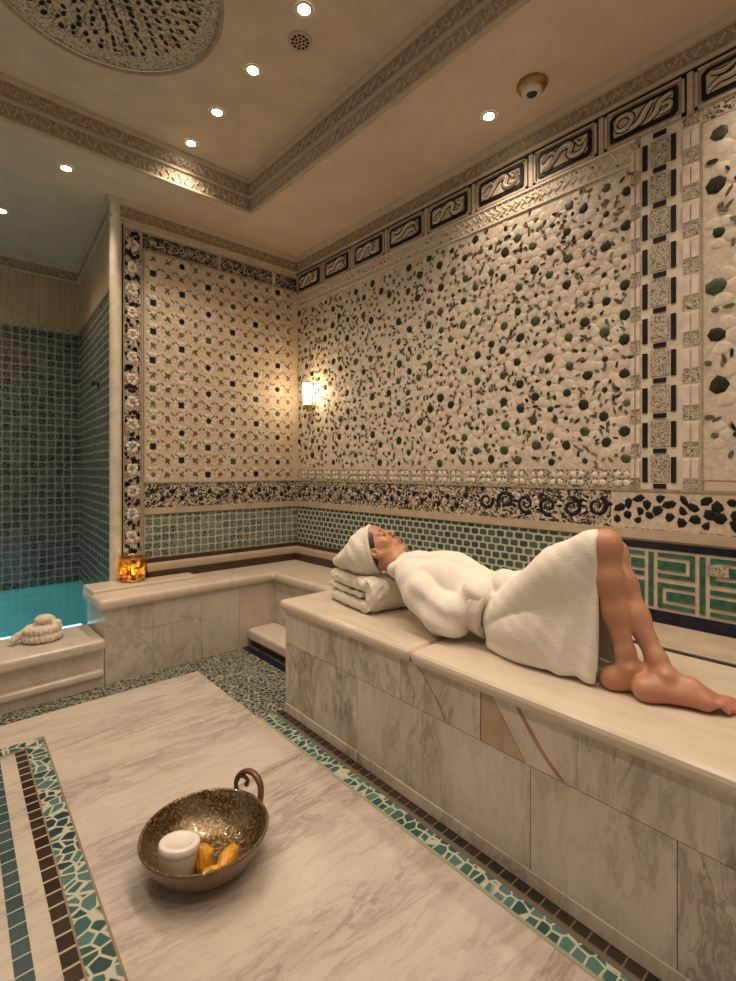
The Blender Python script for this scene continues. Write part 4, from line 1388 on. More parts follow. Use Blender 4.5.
# ================================================================== SOFT AND LIVING SHAPES (distance fields -> surface)
class Vol:
    def __init__(self, lo, hi, h):
        self.lo = np.array(lo, np.float32); self.h = h
        self.n = np.ceil((np.array(hi) - np.array(lo)) / h).astype(int) + 1
        self.d = np.full(self.n, 1.0, np.float32)
    def block(self, lo, hi):
        a = np.clip(np.floor((np.array(lo) - self.lo) / self.h).astype(int), 0, self.n)
        b = np.clip(np.ceil((np.array(hi) - self.lo) / self.h).astype(int) + 1, 0, self.n)
        sl = tuple(slice(i, j) for i, j in zip(a, b))
        ax = [self.lo[i] + self.h * np.arange(a[i], b[i], dtype=np.float32) for i in range(3)]
        return sl, np.meshgrid(*ax, indexing='ij', sparse=True)
    def op(self, fn, lo, hi, k=0.01, sub=False):
        m = k + 4 * self.h
        sl, P = self.block(np.array(lo) - m, np.array(hi) + m)
        a = self.d[sl]
        if a.size == 0: return
        b = fn(*P).astype(np.float32)
        if sub:
            hh = np.maximum(k - np.abs(a + b), 0) / max(k, 1e-6)
            self.d[sl] = np.maximum(a, -b) + hh * hh * k * .25
        else:
            hh = np.maximum(k - np.abs(a - b), 0) / max(k, 1e-6)
            self.d[sl] = np.minimum(a, b) - hh * hh * k * .25
    def cone(self, a, b, ra, rb, k=0.02, sub=False):
        a = np.array(a, float); b = np.array(b, float)
        ab = b - a; L2 = float(ab @ ab) + 1e-12
        def fn(x, y, z):
            t = np.clip(((x - a[0]) * ab[0] + (y - a[1]) * ab[1] + (z - a[2]) * ab[2]) / L2, 0, 1)
            return np.sqrt((x - a[0] - t * ab[0]) ** 2 + (y - a[1] - t * ab[1]) ** 2 + (z - a[2] - t * ab[2]) ** 2) - (ra + (rb - ra) * t)
        r = max(ra, rb)
        self.op(fn, np.minimum(a, b) - r, np.maximum(a, b) + r, k, sub)
    def chain(self, pts, rads, k=0.02):
        for i in range(len(pts) - 1): self.cone(pts[i], pts[i + 1], rads[i], rads[i + 1], k)
    def ell(self, c, r, k=0.02, F=None, sub=False):
        """ellipsoid; F: 3x3 rows of local axes"""
        c = np.array(c, float); F = np.eye(3) if F is None else F
        def fn(x, y, z):
            X, Y, Z = x - c[0], y - c[1], z - c[2]
            q = [(X * F[i][0] + Y * F[i][1] + Z * F[i][2]) for i in range(3)]
            k0 = np.sqrt(sum((q[i] / r[i]) ** 2 for i in range(3)))
            k1 = np.sqrt(sum((q[i] / r[i] ** 2) ** 2 for i in range(3)))
            return np.where(k1 > 1e-6, k0 * (k0 - 1) / np.maximum(k1, 1e-6), -min(r))
        R_ = max(r)
        self.op(fn, c - R_, c + R_, k, sub)
    def mesh(self, name, smooth=0):
        d = self.d; h = self.h
        s = d < 0
        n0, n1, n2 = d.shape
        cnt = np.zeros((n0 - 1, n1 - 1, n2 - 1), np.int8)
        for i in (0, 1):
            for j in (0, 1):
                for k in (0, 1):
                    cnt += s[i:n0 - 1 + i, j:n1 - 1 + j, k:n2 - 1 + k]
        act = (cnt > 0) & (cnt < 8)
        idx = np.full(act.shape, -1, np.int64)
        C = np.argwhere(act)
        idx[act] = np.arange(len(C))
        acc = np.zeros((len(C), 3)); w = np.zeros(len(C))
        corners = [(i, j, k) for i in (0, 1) for j in (0, 1) for k in (0, 1)]
        for a in corners:
            for ax in range(3):
                if a[ax]: continue
                b = list(a); b[ax] = 1
                da = d[C[:, 0] + a[0], C[:, 1] + a[1], C[:, 2] + a[2]]
                db = d[C[:, 0] + b[0], C[:, 1] + b[1], C[:, 2] + b[2]]
                x = (da < 0) != (db < 0)
                t = np.where(x, da / np.where(x, da - db, 1), 0)
                p = np.tile(np.array(a, float), (len(C), 1)); p[:, ax] += t
                acc += p * x[:, None]; w += x
        V = self.lo + h * (C + acc / w[:, None])
        Fs = []
        for ax in range(3):
            o = [i for i in range(3) if i != ax]
            sa = [slice(None)] * 3; sb = [slice(None)] * 3
            sa[ax] = slice(0, -1); sb[ax] = slice(1, None)
            A, B = s[tuple(sa)], s[tuple(sb)]
            E_ = np.argwhere(A != B)
            E_ = E_[(E_[:, o[0]] > 0) & (E_[:, o[1]] > 0) & (E_[:, o[0]] < d.shape[o[0]] - 1) & (E_[:, o[1]] < d.shape[o[1]] - 1)]
            def g(u, v):
                q = E_.copy(); q[:, o[0]] += u; q[:, o[1]] += v
                return idx[q[:, 0], q[:, 1], q[:, 2]]
            quad = np.stack([g(-1, -1), g(0, -1), g(0, 0), g(-1, 0)], 1)
            flip = A[E_[:, 0], E_[:, 1], E_[:, 2]]
            if ax == 1: flip = ~flip
            quad[~flip] = quad[~flip][:, ::-1]
            Fs.append(quad)
        Q = np.concatenate(Fs)
        Q = Q[(Q >= 0).all(1)]
        for _ in range(smooth):
            sm = np.zeros_like(V); ct = np.zeros(len(V))
            for a in range(4):
                np.add.at(sm, Q[:, a], V[Q[:, (a + 1) % 4]]); np.add.at(ct, Q[:, a], 1)
                np.add.at(sm, Q[:, a], V[Q[:, (a + 3) % 4]]); np.add.at(ct, Q[:, a], 1)
            V = V * .45 + .55 * sm / ct[:, None]
        me = bpy.data.meshes.new(name)
        me.vertices.add(len(V)); me.vertices.foreach_set('co', V.astype(np.float32).ravel())
        me.loops.add(Q.size); me.loops.foreach_set('vertex_index', Q.astype(np.int32).ravel())
        me.polygons.add(len(Q)); me.polygons.foreach_set('loop_start', np.arange(0, Q.size, 4, dtype=np.int32))
        me.polygons.foreach_set('use_smooth', np.ones(len(Q), bool))
        me.update(calc_edges=True); me.validate()
        self.V, self.Q = V, Q
        return me

def wnoise(x, y, z, f, seed=0):
    """smooth pseudo-random field in about -1..1"""
    q = np.random.RandomState(seed)
    s = 0
    for i in range(6):
        v = q.normal(size=3); v = v / np.linalg.norm(v) * f * q.uniform(.7, 1.4)
        s = s + np.sin(x * v[0] + y * v[1] + z * v[2] + q.uniform(0, 6.28))
    return s / 3.2

def unit(v): v = np.array(v, float); return v / np.linalg.norm(v)
BODY = thing('person', (1.85, 1.05, BZ), 'woman in white robe and towel turban lying on the marble bench with knees bent', 'person')

# ---- frame of the head: e = her right ear, c = crown, n = face
c_ = unit((-.36, .81, .44))
e_ = unit((-.892, -.452, 0)); e_ = unit(e_ - c_ * (e_ @ c_))
n_ = np.cross(e_, c_)
if n_[2] < 0: n_ = -n_
ro = R(-6)
n2_ = n_ * math.cos(ro) + e_ * math.sin(ro); e_ = e_ * math.cos(ro) - n_ * math.sin(ro); n_ = n2_
HF = np.stack([e_, c_, n_])
HO = np.array((1.782, 1.915, .932)); HS = 1.15
hw = lambda x, y, z: HO + HS * (x * e_ + y * c_ + z * n_)

V = Vol((1.46, .28, .615), (2.14, 2.14, 1.20), .0045)
he = lambda c, r, k=.02, sub=False: V.ell(hw(*c), [q * HS for q in r], k, HF, sub)
hc = lambda a, b, ra, rb, k=.01, sub=False: V.cone(hw(*a), hw(*b), ra * HS, rb * HS, k, sub)
he((0, .025, -.012), (.074, .090, .095))
he((0, -.030, .028), (.060, .080, .058), .03)
he((0, -.072, .030), (.046, .046, .046), .02)
for s in (-1, 1):
    hc((s * .052, -.045, .005), (s * .018, -.102, .058), .017, .013, .02)
    he((s * .034, -.028, .056), (.022, .022, .022), .02)
hc((-.009, -.107, .068), (.009, -.107, .068), .0155, .0155, .018)
he((0, .050, .055), (.052, .040, .036), .03)
for s in (-1, 1):
    he((s * .031, .003, .092), (.018, .013, .016), .014, True)
    he((s * .031, .002, .073), (.0145, .0125, .0135), .004)
    hc((s * .012, .018, .083), (s * .044, .017, .073), .007, .005, .012)
hc((0, .012, .083), (0, -.024, .104), .008, .0095, .010)
he((0, -.029, .106), (.0095, .009, .0105), .008)
for s in (-1, 1): he((s * .0105, -.034, .096), (.0078, .007, .010), .006)
he((0, -.064, .076), (.026, .020, .016), .015)
for s in (-1, 1):
    hc((0, -.0595, .0920), (s * .019, -.0635, .083), .0058, .0030, .004)
    hc((0, -.0715, .0905), (s * .017, -.0665, .083), .0068, .0030, .004)
    he((s * .076, -.020, -.004), (.011, .033, .020), .005)
    he((s * .084, -.014, .000), (.006, .017, .009), .003, True)
NB = np.array((1.815, 1.645, .865))
V.cone(hw(0, -.045, -.022), NB, .056, .058, .03)
V.cone(hw(0, -.070, .004), NB + np.array((-.005, -.01, .012)), .034, .036, .03)
# trunk, hidden under the robe
V.chain([NB, (1.84, 1.50, .835), (1.85, 1.25, .775), (1.86, 1.07, .745)], [.06, .105, .09, .105], .06)
V.chain([(1.86, 1.07, .740), (1.78, 1.03, .725)], [.10, .09], .05)
V.chain([(1.86, 1.07, .740), (1.93, 1.03, .725)], [.10, .09], .05)
SHR, SHL = (1.715, 1.585, .845), (1.965, 1.585, .845)
V.cone(NB, SHR, .05, .05, .06); V.cone(NB, SHL, .05, .05, .06)
# arms and hands, folded over the waist
def hand(wrist, tip_dir, up, side, k=.008):
    w = np.array(wrist, float); t = unit(tip_dir); u = unit(np.array(up) - t * (np.array(up) @ t)); s = np.cross(t, u) * side
    V.cone(w, w + t * .045, .024, .026, .02)
    palm = w + t * .06
    for i, (off, ln) in enumerate(((-.027, .062), (-.009, .074), (.009, .070), (.026, .054))):
        b = palm + s * off + t * .01
        m = b + t * ln * .5 + u * .006
        e = m + t * ln * .42 - u * .016
        V.cone(palm - t * .03 + s * off * .6, b, .012, .0095, .01)
        V.cone(b, m, .0092, .0085, .004); V.cone(m, e, .0085, .0070, .004)
    th = w + t * .02 - s * .03
    V.cone(w + t * .01 - s * .012, th + t * .02 - s * .004, .013, .010, .01)
    V.cone(th + t * .02 - s * .004, th + t * .055 + s * .002, .010, .008, .004)
V.chain([SHR, (1.695, 1.38, .718), (1.765, 1.185, .855)], [.047, .040, .028], .02)
hand((1.768, 1.180, .862), (.30, -.12, .05), (0, 0, 1), 1)
V.chain([SHL, (2.01, 1.33, .755), (1.925, 1.16, .835)], [.047, .040, .028], .02)
hand((1.915, 1.150, .838), (-.28, -.16, .06), (0, 0, 1), -1)
# legs: thighs (under robe) and bare shins
KR, KL = (1.742, .735, 1.090), (1.872, .765, 1.045)
AR, AL = (1.722, .648, .700), (1.752, .552, .698)
V.chain([(1.78, 1.03, .735), (1.757, .86, .945), KR], [.085, .068, .053], .03)
V.chain([(1.93, 1.03, .735), (1.895, .86, .935), KL], [.085, .068, .053], .03)
for K, A in ((KR, AR), (KL, AL)):
    K = np.array(K); A = np.array(A)
    back = np.array((0, .030, 0.0))
    V.ell(K + np.array((0, -.010, .006)), (.041, .038, .042), .03)
    V.chain([K, K * .72 + A * .28 + back * .35, K * .45 + A * .55 + back * .25, K * .12 + A * .88, A], [.044, .049, .038, .0265, .0265], .03)
def foot(ankle, heel, toe, arch):
    """ankle joint, centre of the heel, tip of the big toe"""
    A, Hh, Tt = (np.array(v, float) for v in (ankle, heel, toe))
    f = Tt - Hh; L = np.linalg.norm(f[:2]); f = f / np.linalg.norm(f)
    fl = unit((f[0], f[1], 0)); lat = np.array((-fl[1], fl[0], 0)) * arch      # lat points to the little toe
    z0 = BZ + .004
    V.cone(A, Hh, .026, .029, .025)
    V.ell(Hh + fl * -.004, (.034, .034, .032), .02)
    for s in (-1, 1): V.ell(A + lat * s * .029 + np.array((0, 0, .004 + .004 * s)), (.013, .013, .014), .012)
    ball = Hh + fl * L * .66; ball[2] = z0 + .024
    inst = A * .40 + ball * .60 + np.array((0, 0, .006))
    V.cone(A, inst, .026, .025, .03)
    V.cone(inst, ball - lat * .012 + np.array((0, 0, .002)), .025, .021, .025)
    V.cone(inst, ball + lat * .022 - fl * .012, .026, .018, .025)
    V.cone(Hh, ball + lat * .022 - fl * .015, .026, .018, .03)
    V.cone(Hh, ball - lat * .014, .024, .021, .03)
    for i in range(5):
        o = -.026 + i * .0145
        r0 = (.0125, .0088, .0084, .008, .0078)[i]
        st = ball + lat * o + fl * (.010 - abs(i - 1) * .004)
        ln = L * .34 * (1.0, .93, .80, .66, .52)[i]
        kn = st + fl * ln * .55 + np.array((0, 0, .004 if i else .0))
        tp = st + fl * ln; tp[2] = z0 + r0 + .002
        kn[2] = max(kn[2], z0 + r0 + .008)
        V.cone(st, kn, r0 * 1.25, r0, .010); V.cone(kn, tp, r0, r0 * 1.02, .004)
foot(AR, (1.712, .690, .660), (1.835, .470, .645), -1)
foot(AL, (1.702, .585, .660), (1.815, .362, .645), -1)
me = V.mesh('person', 1)
# skin, lips and rosy soles as material regions of the one body surface
cen = V.V[V.Q].mean(1)
loc = ((cen - HO) @ HF.T) / HS
mi = np.zeros(len(cen), np.int32)
x, y, z = loc.T
lip = (np.abs(x) < .021) & (y < -.0555 + np.abs(x) * -.10) & (y > -.0785 + np.abs(x) * .45) & (z > .0815)
mi[lip] = 1
sstep = lambda t: np.clip(t, 0, 1) ** 2 * (3 - 2 * np.clip(t, 0, 1))
vl = ((V.V - HO) @ HF.T) / HS
ro_ = sstep((BZ + .085 - V.V[:, 2]) / .08) * (V.V[:, 1] < .78)
for sg in (-1, 1):
    ro_ = np.maximum(ro_, .5 * np.exp(-(((vl - np.array((sg * .042, -.03, .065))) / .024) ** 2).sum(1)))
for K in (KR, KL): ro_ = np.maximum(ro_, .35 * np.exp(-(((V.V - np.array(K)) / .06) ** 2).sum(1)))
at = me.attributes.new('rosy', 'FLOAT', 'POINT'); at.data.foreach_set('value', ro_.astype(np.float32))
me.polygons.foreach_set('material_index', mi)
body = link('body', me, ['skin', 'lips'], BODY)

# ---- hair edge, brows, lashes
def in_head(fn, name, mat, h=.004, parent=BODY, pad=.16, sm=1):
    v = Vol(HO - pad, HO + pad, h)
    def f(X, Y, Z):
        X, Y, Z = np.broadcast_arrays(X - HO[0], Y - HO[1], Z - HO[2])
        q = [(X * HF[i][0] + Y * HF[i][1] + Z * HF[i][2]) / HS for i in range(3)]
        return fn(*q) * HS
    v.op(f, HO - pad, HO + pad, 0)
    return link(name, v.mesh(name, sm), [mat], parent)
def sd_ell(q, c, r):
    d = [(q[i] - c[i]) for i in range(3)]
    k0 = np.sqrt(sum((d[i] / r[i]) ** 2 for i in range(3))); k1 = np.sqrt(sum((d[i] / r[i] ** 2) ** 2 for i in range(3)))
    return k0 * (k0 - 1) / np.maximum(k1, 1e-5)
CW = (.736, -.677)
wcoord = lambda q: q[1] * CW[0] + q[2] * CW[1]
cran = lambda q: sd_ell(q, (0, .025, -.012), (.074, .090, .095))
def hair_fn(*q):
    w = wcoord(q) + .004 * np.cos(q[0] * 60)
    return np.maximum(np.maximum(cran(q) - .0095, -(w + .018)), w - .03)
in_head(hair_fn, 'hair', 'hair')
def strokes(name, curves, rad, mat):
    mb = MB()
    for c in curves:
        p = [hw(*q) for q in c]
        p = catmull(p, 5)
        n = len(p)
        tube(p, [rad * (.35 + .65 * math.sin(PI * (i + .5) / n)) for i in range(n)], 7, mb)
    return mb.build(name, [mat], BODY)
for s in (-1, 1): strokes('eyebrow', [[(s * .012, .0215, .0905), (s * .028, .0255, .0855), (s * .046, .019, .0705)]], .0034, 'hair')
for s in (-1, 1): strokes('eyelashes', [[(s * .0185, -.0035, .0835), (s * .031, -.0075, .0870), (s * .0435, -.004, .0800)]], .0028, 'hair')

# ---- head wrap
v = Vol(HO - .24 + np.array((0, .0, 0)), HO + np.array((.24, .40, .20)), .005)
TIP = np.array((1.735, 2.185, .842))
BK = hw(0, .05, -.055)
def wrap(X, Y, Z):
    X, Y, Z = np.broadcast_arrays(X, Y, Z)
    q = [((X - HO[0]) * HF[i][0] + (Y - HO[1]) * HF[i][1] + (Z - HO[2]) * HF[i][2]) / HS for i in range(3)]
    w = wcoord(q)
    roll = .006 * np.exp(-((w - .012) / .007) ** 2)
    d = (cran(q) - .016 - roll) * HS
    ab = TIP - BK; L2 = ab @ ab
    t = np.clip(((X - BK[0]) * ab[0] + (Y - BK[1]) * ab[1] + (Z - BK[2]) * ab[2]) / L2, 0, 1)
    d2 = np.sqrt((X - BK[0] - t * ab[0]) ** 2 + (Y - BK[1] - t * ab[1]) ** 2 + (Z - BK[2] - t * ab[2]) ** 2) - (.098 - .066 * t)
    kk = .05; hh = np.maximum(kk - np.abs(d - d2), 0) / kk
    d = np.minimum(d, d2) - hh * hh * kk * .25
    an = np.arctan2(q[0], q[2] + .3 * q[1])
    d = d + .0028 * np.sin(an * 5 + w * 60) * np.clip(w * 14, 0, 1) + .0015 * wnoise(X, Y, Z, 90, 2)
    return np.maximum(d, -(w - .004) * HS)
v.op(wrap, v.lo, v.lo + v.n * v.h, 0)
link('head_wrap', v.mesh('head_wrap', 1), ['terry'], BODY)

# ---- robe
def poly_sd(P, y, z):
    """signed distance to polygon P in the (y, z) plane"""
    d = None; s = 1.0
    n = len(P)
    for i in range(n):
        a = P[i]; b = P[i - 1]
        ey, ez = b[0] - a[0], b[1] - a[1]
        wy, wz = y - a[0], z - a[1]
        t = np.clip((wy * ey + wz * ez) / (ey * ey + ez * ez), 0, 1)
        dd = (wy - ey * t) ** 2 + (wz - ez * t) ** 2
        d = dd if d is None else np.minimum(d, dd)
        c1 = z >= a[1]; c2 = z < b[1]; c3 = ey * wz > ez * wy
        f = (c1 & c2 & c3) | (~c1 & ~c2 & ~c3)
        s = np.where(f, -s, s)
    return s * np.sqrt(d)
RV = Vol((1.55, .64, .615), (2.16, 1.78, 1.20), .005)
RV.chain([(1.825, 1.625, .855), (1.84, 1.50, .832), (1.85, 1.36, .800), (1.85, 1.24, .775), (1.86, 1.08, .750)], [.085, .122, .115, .113, .132], .05)
RV.cone((1.775, 1.59, .862), (1.775, 1.36, .80), .085, .085, .05); RV.ell((1.775, 1.47, .855), (.08, .10, .075), .06); RV.ell((1.905, 1.47, .855), (.08, .10, .075), .06)
RV.cone(NB + np.array((-.01, .015, -.005)), SHR, .074, .078, .05); RV.cone(NB + np.array((.0, .01, -.005)), SHL, .070, .074, .05)
RV.chain([(1.935, 1.50, .835), (2.005, 1.33, .755), (1.93, 1.165, .825)], [.078, .078, .054], .04)
RV.ell((1.86, 1.05, .750), (.195, .20, .135), .05)
NC = hw(0, -.075, -.028)
RV.cone(NB, NB + (NC - NB) * .42, .078, .072, .03)
RV.chain([(1.775, 1.05, .79), (1.745, .88, .985), (1.738, .745, 1.085)], [.118, .080, .058], .05)
RV.chain([(1.935, 1.05, .79), (1.905, .88, .955), (1.872, .80, 1.050)], [.118, .080, .060], .05)
SK = [(1.17, .650), (.745, .650), (.735, 1.06), (.785, 1.094), (1.05, .86), (1.16, .76)]
def skirt(X, Y, Z):
    X, Y, Z = np.broadcast_arrays(X, Y, Z)
    p = poly_sd(SK, Y, Z)
    # flare: sides lean out a little towards the bench and the hip
    half = .112 + .030 * np.clip((1.08 - Z) / .45, 0, 1) + .052 * np.sin(np.clip((Y - .80) / .42, 0, 1) * 3.1415)
    q = np.abs(X - (1.80 + .05 * np.clip((Y - .8) / .3, 0, 1))) - half
    rr = .028
    a, b = p + rr * .3, q + rr
    return np.minimum(np.maximum(a, b), 0) + np.sqrt(np.maximum(a, 0) ** 2 + np.maximum(b, 0) ** 2) - rr
RV.op(skirt, (1.55, .66, .62), (2.1, 1.25, 1.18), .07)
# soft folds and terry thickness
sl, P = RV.block(RV.lo, RV.lo + RV.n * RV.h)
X, Y, Z = np.broadcast_arrays(*P)
phi = np.arctan2(Z - .66, Y - 1.26)                   # fans out from the waist
g1 = np.clip((1.20 - Y) / .15, 0, 1) * np.clip((Y - .76) / .2, .15, 1)
fold = .017 * (np.abs(np.sin(phi * 5.5 + 3 * X + .7 * wnoise(X, Y, Z, 9, 11))) ** .8 - .6) * -g1
fold = fold + .0048 * np.sin(Y * 62 + Z * 12 + wnoise(X, Y, Z, 10, 12)) * np.clip((.95 - Y) / .1, 0, 1) * np.clip((1.05 - Z) / .25, 0, 1)
fold = fold + .0030 * wnoise(X, Y, Z, 24, 5) + .0010 * wnoise(X, Y, Z, 120, 6)
RV.d = np.ascontiguousarray((RV.d + fold).astype(np.float32))
def ridge(pts, r, k=.012, vol=None):
    pts = catmull(pts, 6)
    rr = r if isinstance(r, (list, tuple)) else [r] * len(pts)
    for i, (a, b) in enumerate(zip(pts[:-1], pts[1:])): (vol or RV).cone(tuple(a), tuple(b), rr[min(i, len(rr) - 1)], rr[min(i + 1, len(rr) - 1)], k)
# near sleeve: a loose tube with its own soft folds, lying against the trunk
SV = Vol((1.55, 1.02, .615), (1.98, 1.76, 1.02), .005)
SV.chain([(1.735, 1.630, .850), (1.702, 1.515, .795), (1.690, 1.41, .728), (1.695, 1.365, .718), (1.745, 1.235, .835), (1.800, 1.145, .880)], [.078, .093, .086, .078, .062, .055], .04)
sl, P = SV.block(SV.lo, SV.lo + SV.n * SV.h)
X, Y, Z = np.broadcast_arrays(*P)
sf = .0065 * np.sin((Y * .55 - Z * .85) * 58 + 1.6 * wnoise(X, Y, Z, 11, 21)) * np.clip((1.58 - Y) / .14, 0, 1) + .0025 * wnoise(X, Y, Z, 30, 22) + .001 * wnoise(X, Y, Z, 120, 6)
SV.d = (SV.d + sf).astype(np.float32)
SV.cone((1.785, 1.155, .872), (1.822, 1.095, .888), .058, .054, .004)
def near_sleeve(X, Y, Z):
    lo_, hi_ = SV.lo, SV.lo + (SV.n - 1) * SV.h
    o = np.full(np.broadcast_shapes(X.shape, Y.shape, Z.shape), .5, np.float32)
    ix = np.rint((X.ravel() - lo_[0]) / SV.h).astype(int); iy = np.rint((Y.ravel() - lo_[1]) / SV.h).astype(int); iz = np.rint((Z.ravel() - lo_[2]) / SV.h).astype(int)
    mx, my, mz = [(q >= 0) & (q < n) for q, n in zip((ix, iy, iz), SV.n)]
    o[np.ix_(mx, my, mz)] = SV.d[np.ix_(ix[mx], iy[my], iz[mz])]
    return o
RV.op(near_sleeve, SV.lo, SV.lo + SV.n * SV.h, .012)
# far cuff resting over the waist
RV.cone((1.895, 1.150, .846), (1.852, 1.105, .872), .052, .046, .010)
# lapels from neck to waist, front overlap edge
ridge([(1.748, 1.70, .890), (1.748, 1.61, .930), (1.785, 1.46, .940), (1.83, 1.34, .905), (1.85, 1.26, .880)], .020, .010)
ridge([(1.875, 1.70, .895), (1.895, 1.61, .930), (1.885, 1.46, .940), (1.865, 1.34, .905), (1.85, 1.26, .880)], .020, .010)
ridge([(1.748, 1.70, .890), (1.728, 1.745, .862), (1.785, 1.755, .835), (1.83, 1.755, .835), (1.868, 1.735, .860), (1.875, 1.70, .895)], .024, .014)
ridge([(1.715, 1.16, .845), (1.676, 1.09, .80), (1.664, 1.03, .74), (1.672, .98, .68), (1.70, .94, .645)], .008, .010)
# open the hem: hollow beneath the knees, and trim it to a clean edge
CV = [(.93, .60), (.50, .60), (.50, 1.20), (.66, 1.115), (.79, 1.062), (.92, .90)]
def cavity(X, Y, Z):
    X, Y, Z = np.broadcast_arrays(X, Y, Z)
    half = .090 + .030 * np.clip((1.08 - Z) / .45, 0, 1)
    return np.maximum(poly_sd(CV, Y, Z), np.abs(X - (1.80 + .05 * np.clip((Y - .8) / .3, 0, 1))) - half)
RV.op(cavity, (1.55, .6, .6), (2.1, 1.05, 1.2), .012, True)
hem = lambda X, Y, Z: np.broadcast_arrays(X, Y - (.724 + .012 * (Z - .63) / .5), Z)[1]
RV.op(hem, (1.5, .6, .6), (2.2, .78, 1.25), .006, True)
# keep the cloth on the bench top
RV.op(lambda X, Y, Z: np.broadcast_arrays(X, Y, Z - (BZ + .004))[2], RV.lo, (2.2, 1.8, .66), .004, True)
robe = link('robe', RV.mesh('robe', 1), ['robe'], BODY)

# ---- belt round the waist
bc = np.array((1.85, 1.225, .775)); bax = unit((0.02, .96, .24))
bu = unit(np.cross(bax, (1, 0, 0))); bs = np.cross(bu, bax)
bv = Vol(bc - .24, bc + .24, .005)
def belt(X, Y, Z):
    X, Y, Z = np.broadcast_arrays(X - bc[0], Y - bc[1], Z - bc[2])
    a = X * bax[0] + Y * bax[1] + Z * bax[2]; u = X * bu[0] + Y * bu[1] + Z * bu[2]; s = X * bs[0] + Y * bs[1] + Z * bs[2]
    e = (np.sqrt((s / .172) ** 2 + (u / .134) ** 2) - 1) * .145
    q0, q1 = np.abs(e) - .010, np.abs(a) - .026
    d = np.minimum(np.maximum(q0, q1), 0) + np.sqrt(np.maximum(q0, 0) ** 2 + np.maximum(q1, 0) ** 2) - .006
    d = d + .0012 * wnoise(X, Y, Z, 150, 3)
    return np.maximum(d, (BZ + .006) - (Z + bc[2]))
bv.op(belt, bv.lo, bv.lo + bv.n * bv.h, 0)
link('belt', bv.mesh('belt', 1), ['belt'], BODY)

# ---- folded towel under the head
tw = thing('folded_towel', (1.84, 1.99, BZ), 'thick cream terry towel folded in layers under the head of the woman', 'towel')
tv = Vol((1.60, 1.72, .60), (2.12, 2.28, .90), .005)
C0 = np.array((1.855, 2.025))
ca, sa = math.cos(R(-9)), math.sin(R(-9))
def towel(X, Y, Z):
    X, Y, Z = np.broadcast_arrays(X, Y, Z)
    u = (X - C0[0]) * ca + (Y - C0[1]) * sa        # across the bench
    w = -(X - C0[0]) * sa + (Y - C0[1]) * ca       # along the bench
    sag = .022 * np.exp(-((u + .04) / .12) ** 2 - ((w + .02) / .12) ** 2)
    z = (Z - BZ + sag * np.clip((Z - BZ) / .17, 0, 1))
    def slab(z0, z1, w0, w1, rr):
        a = np.abs(w - (w0 + w1) / 2) - (w1 - w0) / 2; b = np.abs(z - (z0 + z1) / 2) - (z1 - z0) / 2; c = np.abs(u) - .175
        a, b, c = a + rr, b + rr, c + rr * .8
        return np.minimum(np.maximum(np.maximum(a, b), c), 0) + np.sqrt(np.maximum(a, 0) ** 2 + np.maximum(b, 0) ** 2 + np.maximum(c, 0) ** 2) - rr
    bot = slab(.004, .070, -.195, .190, .030)
    top = slab(.110, .182, -.190, .185, .032)
    mid = slab(.074, .106, -.150, .200, .012)
    # fold joining top and bottom on the near end
    ring = np.sqrt((w + .150) ** 2 + ((z - .093) * .95) ** 2)
    fd = np.maximum(np.maximum(np.abs(ring - .058) - .030, w + .135), np.abs(u) - .165)
    d = np.minimum(np.minimum(bot, top), np.minimum(mid, fd))
    return d + .0040 * wnoise(X, Y, Z, 30, 7) + .0030 * wnoise(X, Y, Z, 75, 17) + .0024 * wnoise(X, Y, Z, 150, 8)
tv.op(towel, tv.lo, tv.lo + tv.n * tv.h, 0)
tv.op(lambda X, Y, Z: np.broadcast_arrays(X, Y, Z - (BZ + .002))[2], tv.lo, (2.2, 2.3, .64), .002, True)
link('towel_cloth', tv.mesh('towel_cloth', 1), ['terry'], tw)

# ---- coiled loofah on the pool rim
lf = thing('coiled_loofah', (.565, 3.635, .30), 'coiled cream loofah scrubber stacked on the pool rim', 'bath scrubber')
lv = Vol((.36, 3.46, .29), (.76, 3.82, .54), .005)
LC = np.array((.565, 3.635))
def coil(z0, R0, r, k, ph):
    def fn(X, Y, Z):
        X, Y, Z = np.broadcast_arrays(X, Y, Z)
        rad = np.sqrt((X - LC[0]) ** 2 + ((Y - LC[1]) * 1.12) ** 2); an = np.arctan2(Y - LC[1], X - LC[0])
        q = np.sqrt((rad - R0) ** 2 + ((Z - z0) * 1.15) ** 2) - r
        return q + .0035 * np.sin(an * 22 + ph + (Z - z0) * 60)
    lv.op(fn, (LC[0] - R0 - r, LC[1] - R0 - r, z0 - r), (LC[0] + R0 + r, LC[1] + R0 + r, z0 + r), k)
coil(.328, .078, .030, .004, 0); coil(.328, .030, .032, .006, 1)
coil(.372, .074, .029, .004, 2); coil(.376, .026, .030, .008, 1)
lv.cone((.50, 3.67, .375), (.440, 3.65, .350), .022, .018, .012)
lv.cone((.440, 3.65, .350), (.415, 3.64, .335), .020, .022, .012)
lv.ell((.575, 3.645, .425), (.056, .048, .030), .006)
lv.ell((.630, 3.61, .400), (.03, .03, .022), .008)
sl, P = lv.block(lv.lo, lv.lo + lv.n * lv.h)
lv.d = (lv.d + .0022 * wnoise(*np.broadcast_arrays(*P), 170, 9)).astype(np.float32)
lv.op(lambda X, Y, Z: np.broadcast_arrays(X, Y, Z - .302)[2], lv.lo, (1, 4, .32), .002, True)
link('coil', lv.mesh('coil', 1), ['loofah'], lf)

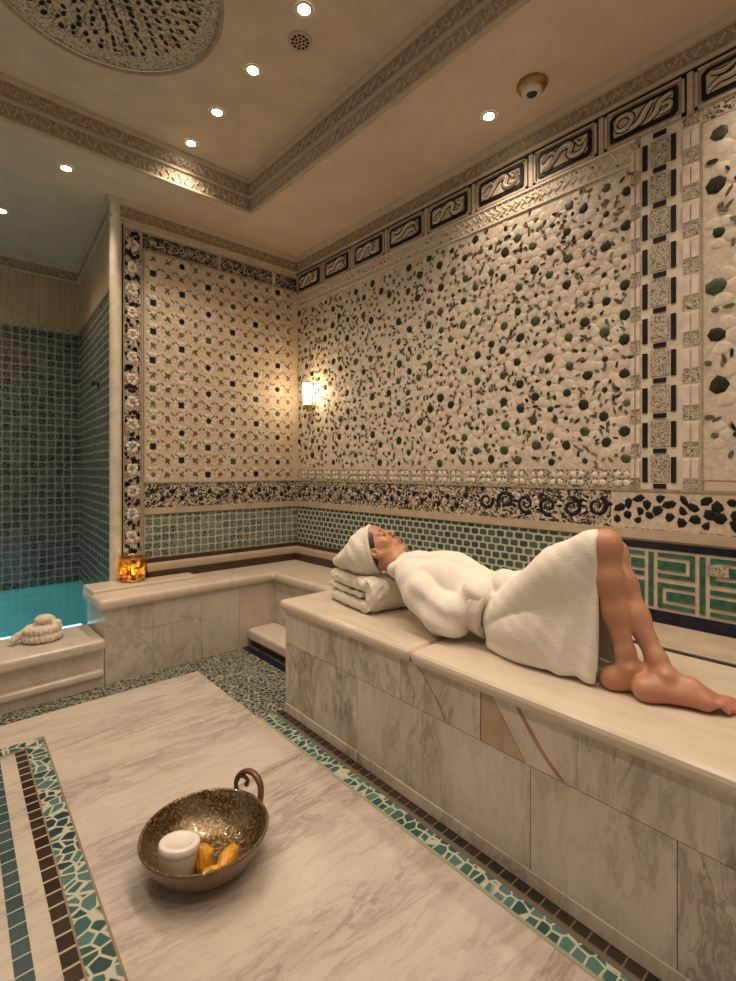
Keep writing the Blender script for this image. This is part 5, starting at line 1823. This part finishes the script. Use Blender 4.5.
# ---- orange soaps in the bowl
def soap_mat():
    k = NT('orange_soap')
    v = k.coord(); n = k.noise(v, 40, 3)
    k.set(Base_Color=k.ramp(n, [(0.3, (0.50, 0.20, 0.015)), (0.65, (0.72, 0.36, 0.03))]), Roughness=0.3)
    k.b.inputs['Subsurface Weight'].default_value = 0.15
    k.b.inputs['Subsurface Scale'].default_value = 0.006
    return k.m
M['orange_soap'] = soap_mat()
def soap(label, c, pts, rads, seed):
    o = thing('orange_soap', c, label, 'soap', 'orange soaps in the bronze bowl')
    P = np.array(pts) + np.array(c)
    v = Vol(P.min(0) - .05, P.max(0) + .05, .003)
    v.chain(P, rads, .015)
    sl, G = v.block(v.lo, v.lo + v.n * v.h)
    G = np.broadcast_arrays(*G)
    v.d = (v.d + 0.0012 * np.sin((G[0] - G[1]) * 260 + G[2] * 120) + .0022 * wnoise(*G, 120, seed)).astype(np.float32)
    link('soap_body', v.mesh('soap_body', 1), ['orange_soap'], o)
soap('pear-shaped orange soap standing beside the white jar', (.704, 1.606, .050), [(0, 0, -.012), (.004, .006, .014), (-.006, .010, .034)], [.031, .027, .012], 1)
soap('long orange soap lying to the right of the pear-shaped one', (.768, 1.560, .046), [(-.028, -.018, -.002), (0, 0, .004), (.026, .020, .010)], [.022, .024, .019], 2)
soap('orange soap half hidden behind the near rim of the bowl', (.700, 1.535, .054), [(-.018, -.004, 0), (.02, -.006, 0)], [.020, .018], 3)

# ================================================================== LIGHT
w = bpy.data.worlds.new('world'); S.world = w
w.use_nodes = True
w.node_tree.nodes['Background'].inputs[0].default_value = (1.0, 0.80, 0.62, 1)
w.node_tree.nodes['Background'].inputs[1].default_value = 0.27
o = light('pool_lamp', 'AREA', (-.3, 4.05, .24), 8, (0.36, 0.9, 1.0), pool, shape='RECTANGLE', size=2.2, size_y=.2)
o.rotation_euler = (R(28), 0, 0)
light('sconce_bulb', 'POINT', (SX - .075, SY - .05, SZ + .03), 3.6, (1.0, 0.72, 0.40), sc, shadow_soft_size=.05)
light('candle_light', 'POINT', (CX, CY, CZ + .085), 0.38, (1.0, 0.72, 0.36), ch, shadow_soft_size=.012)
S.view_settings.exposure = 0.0
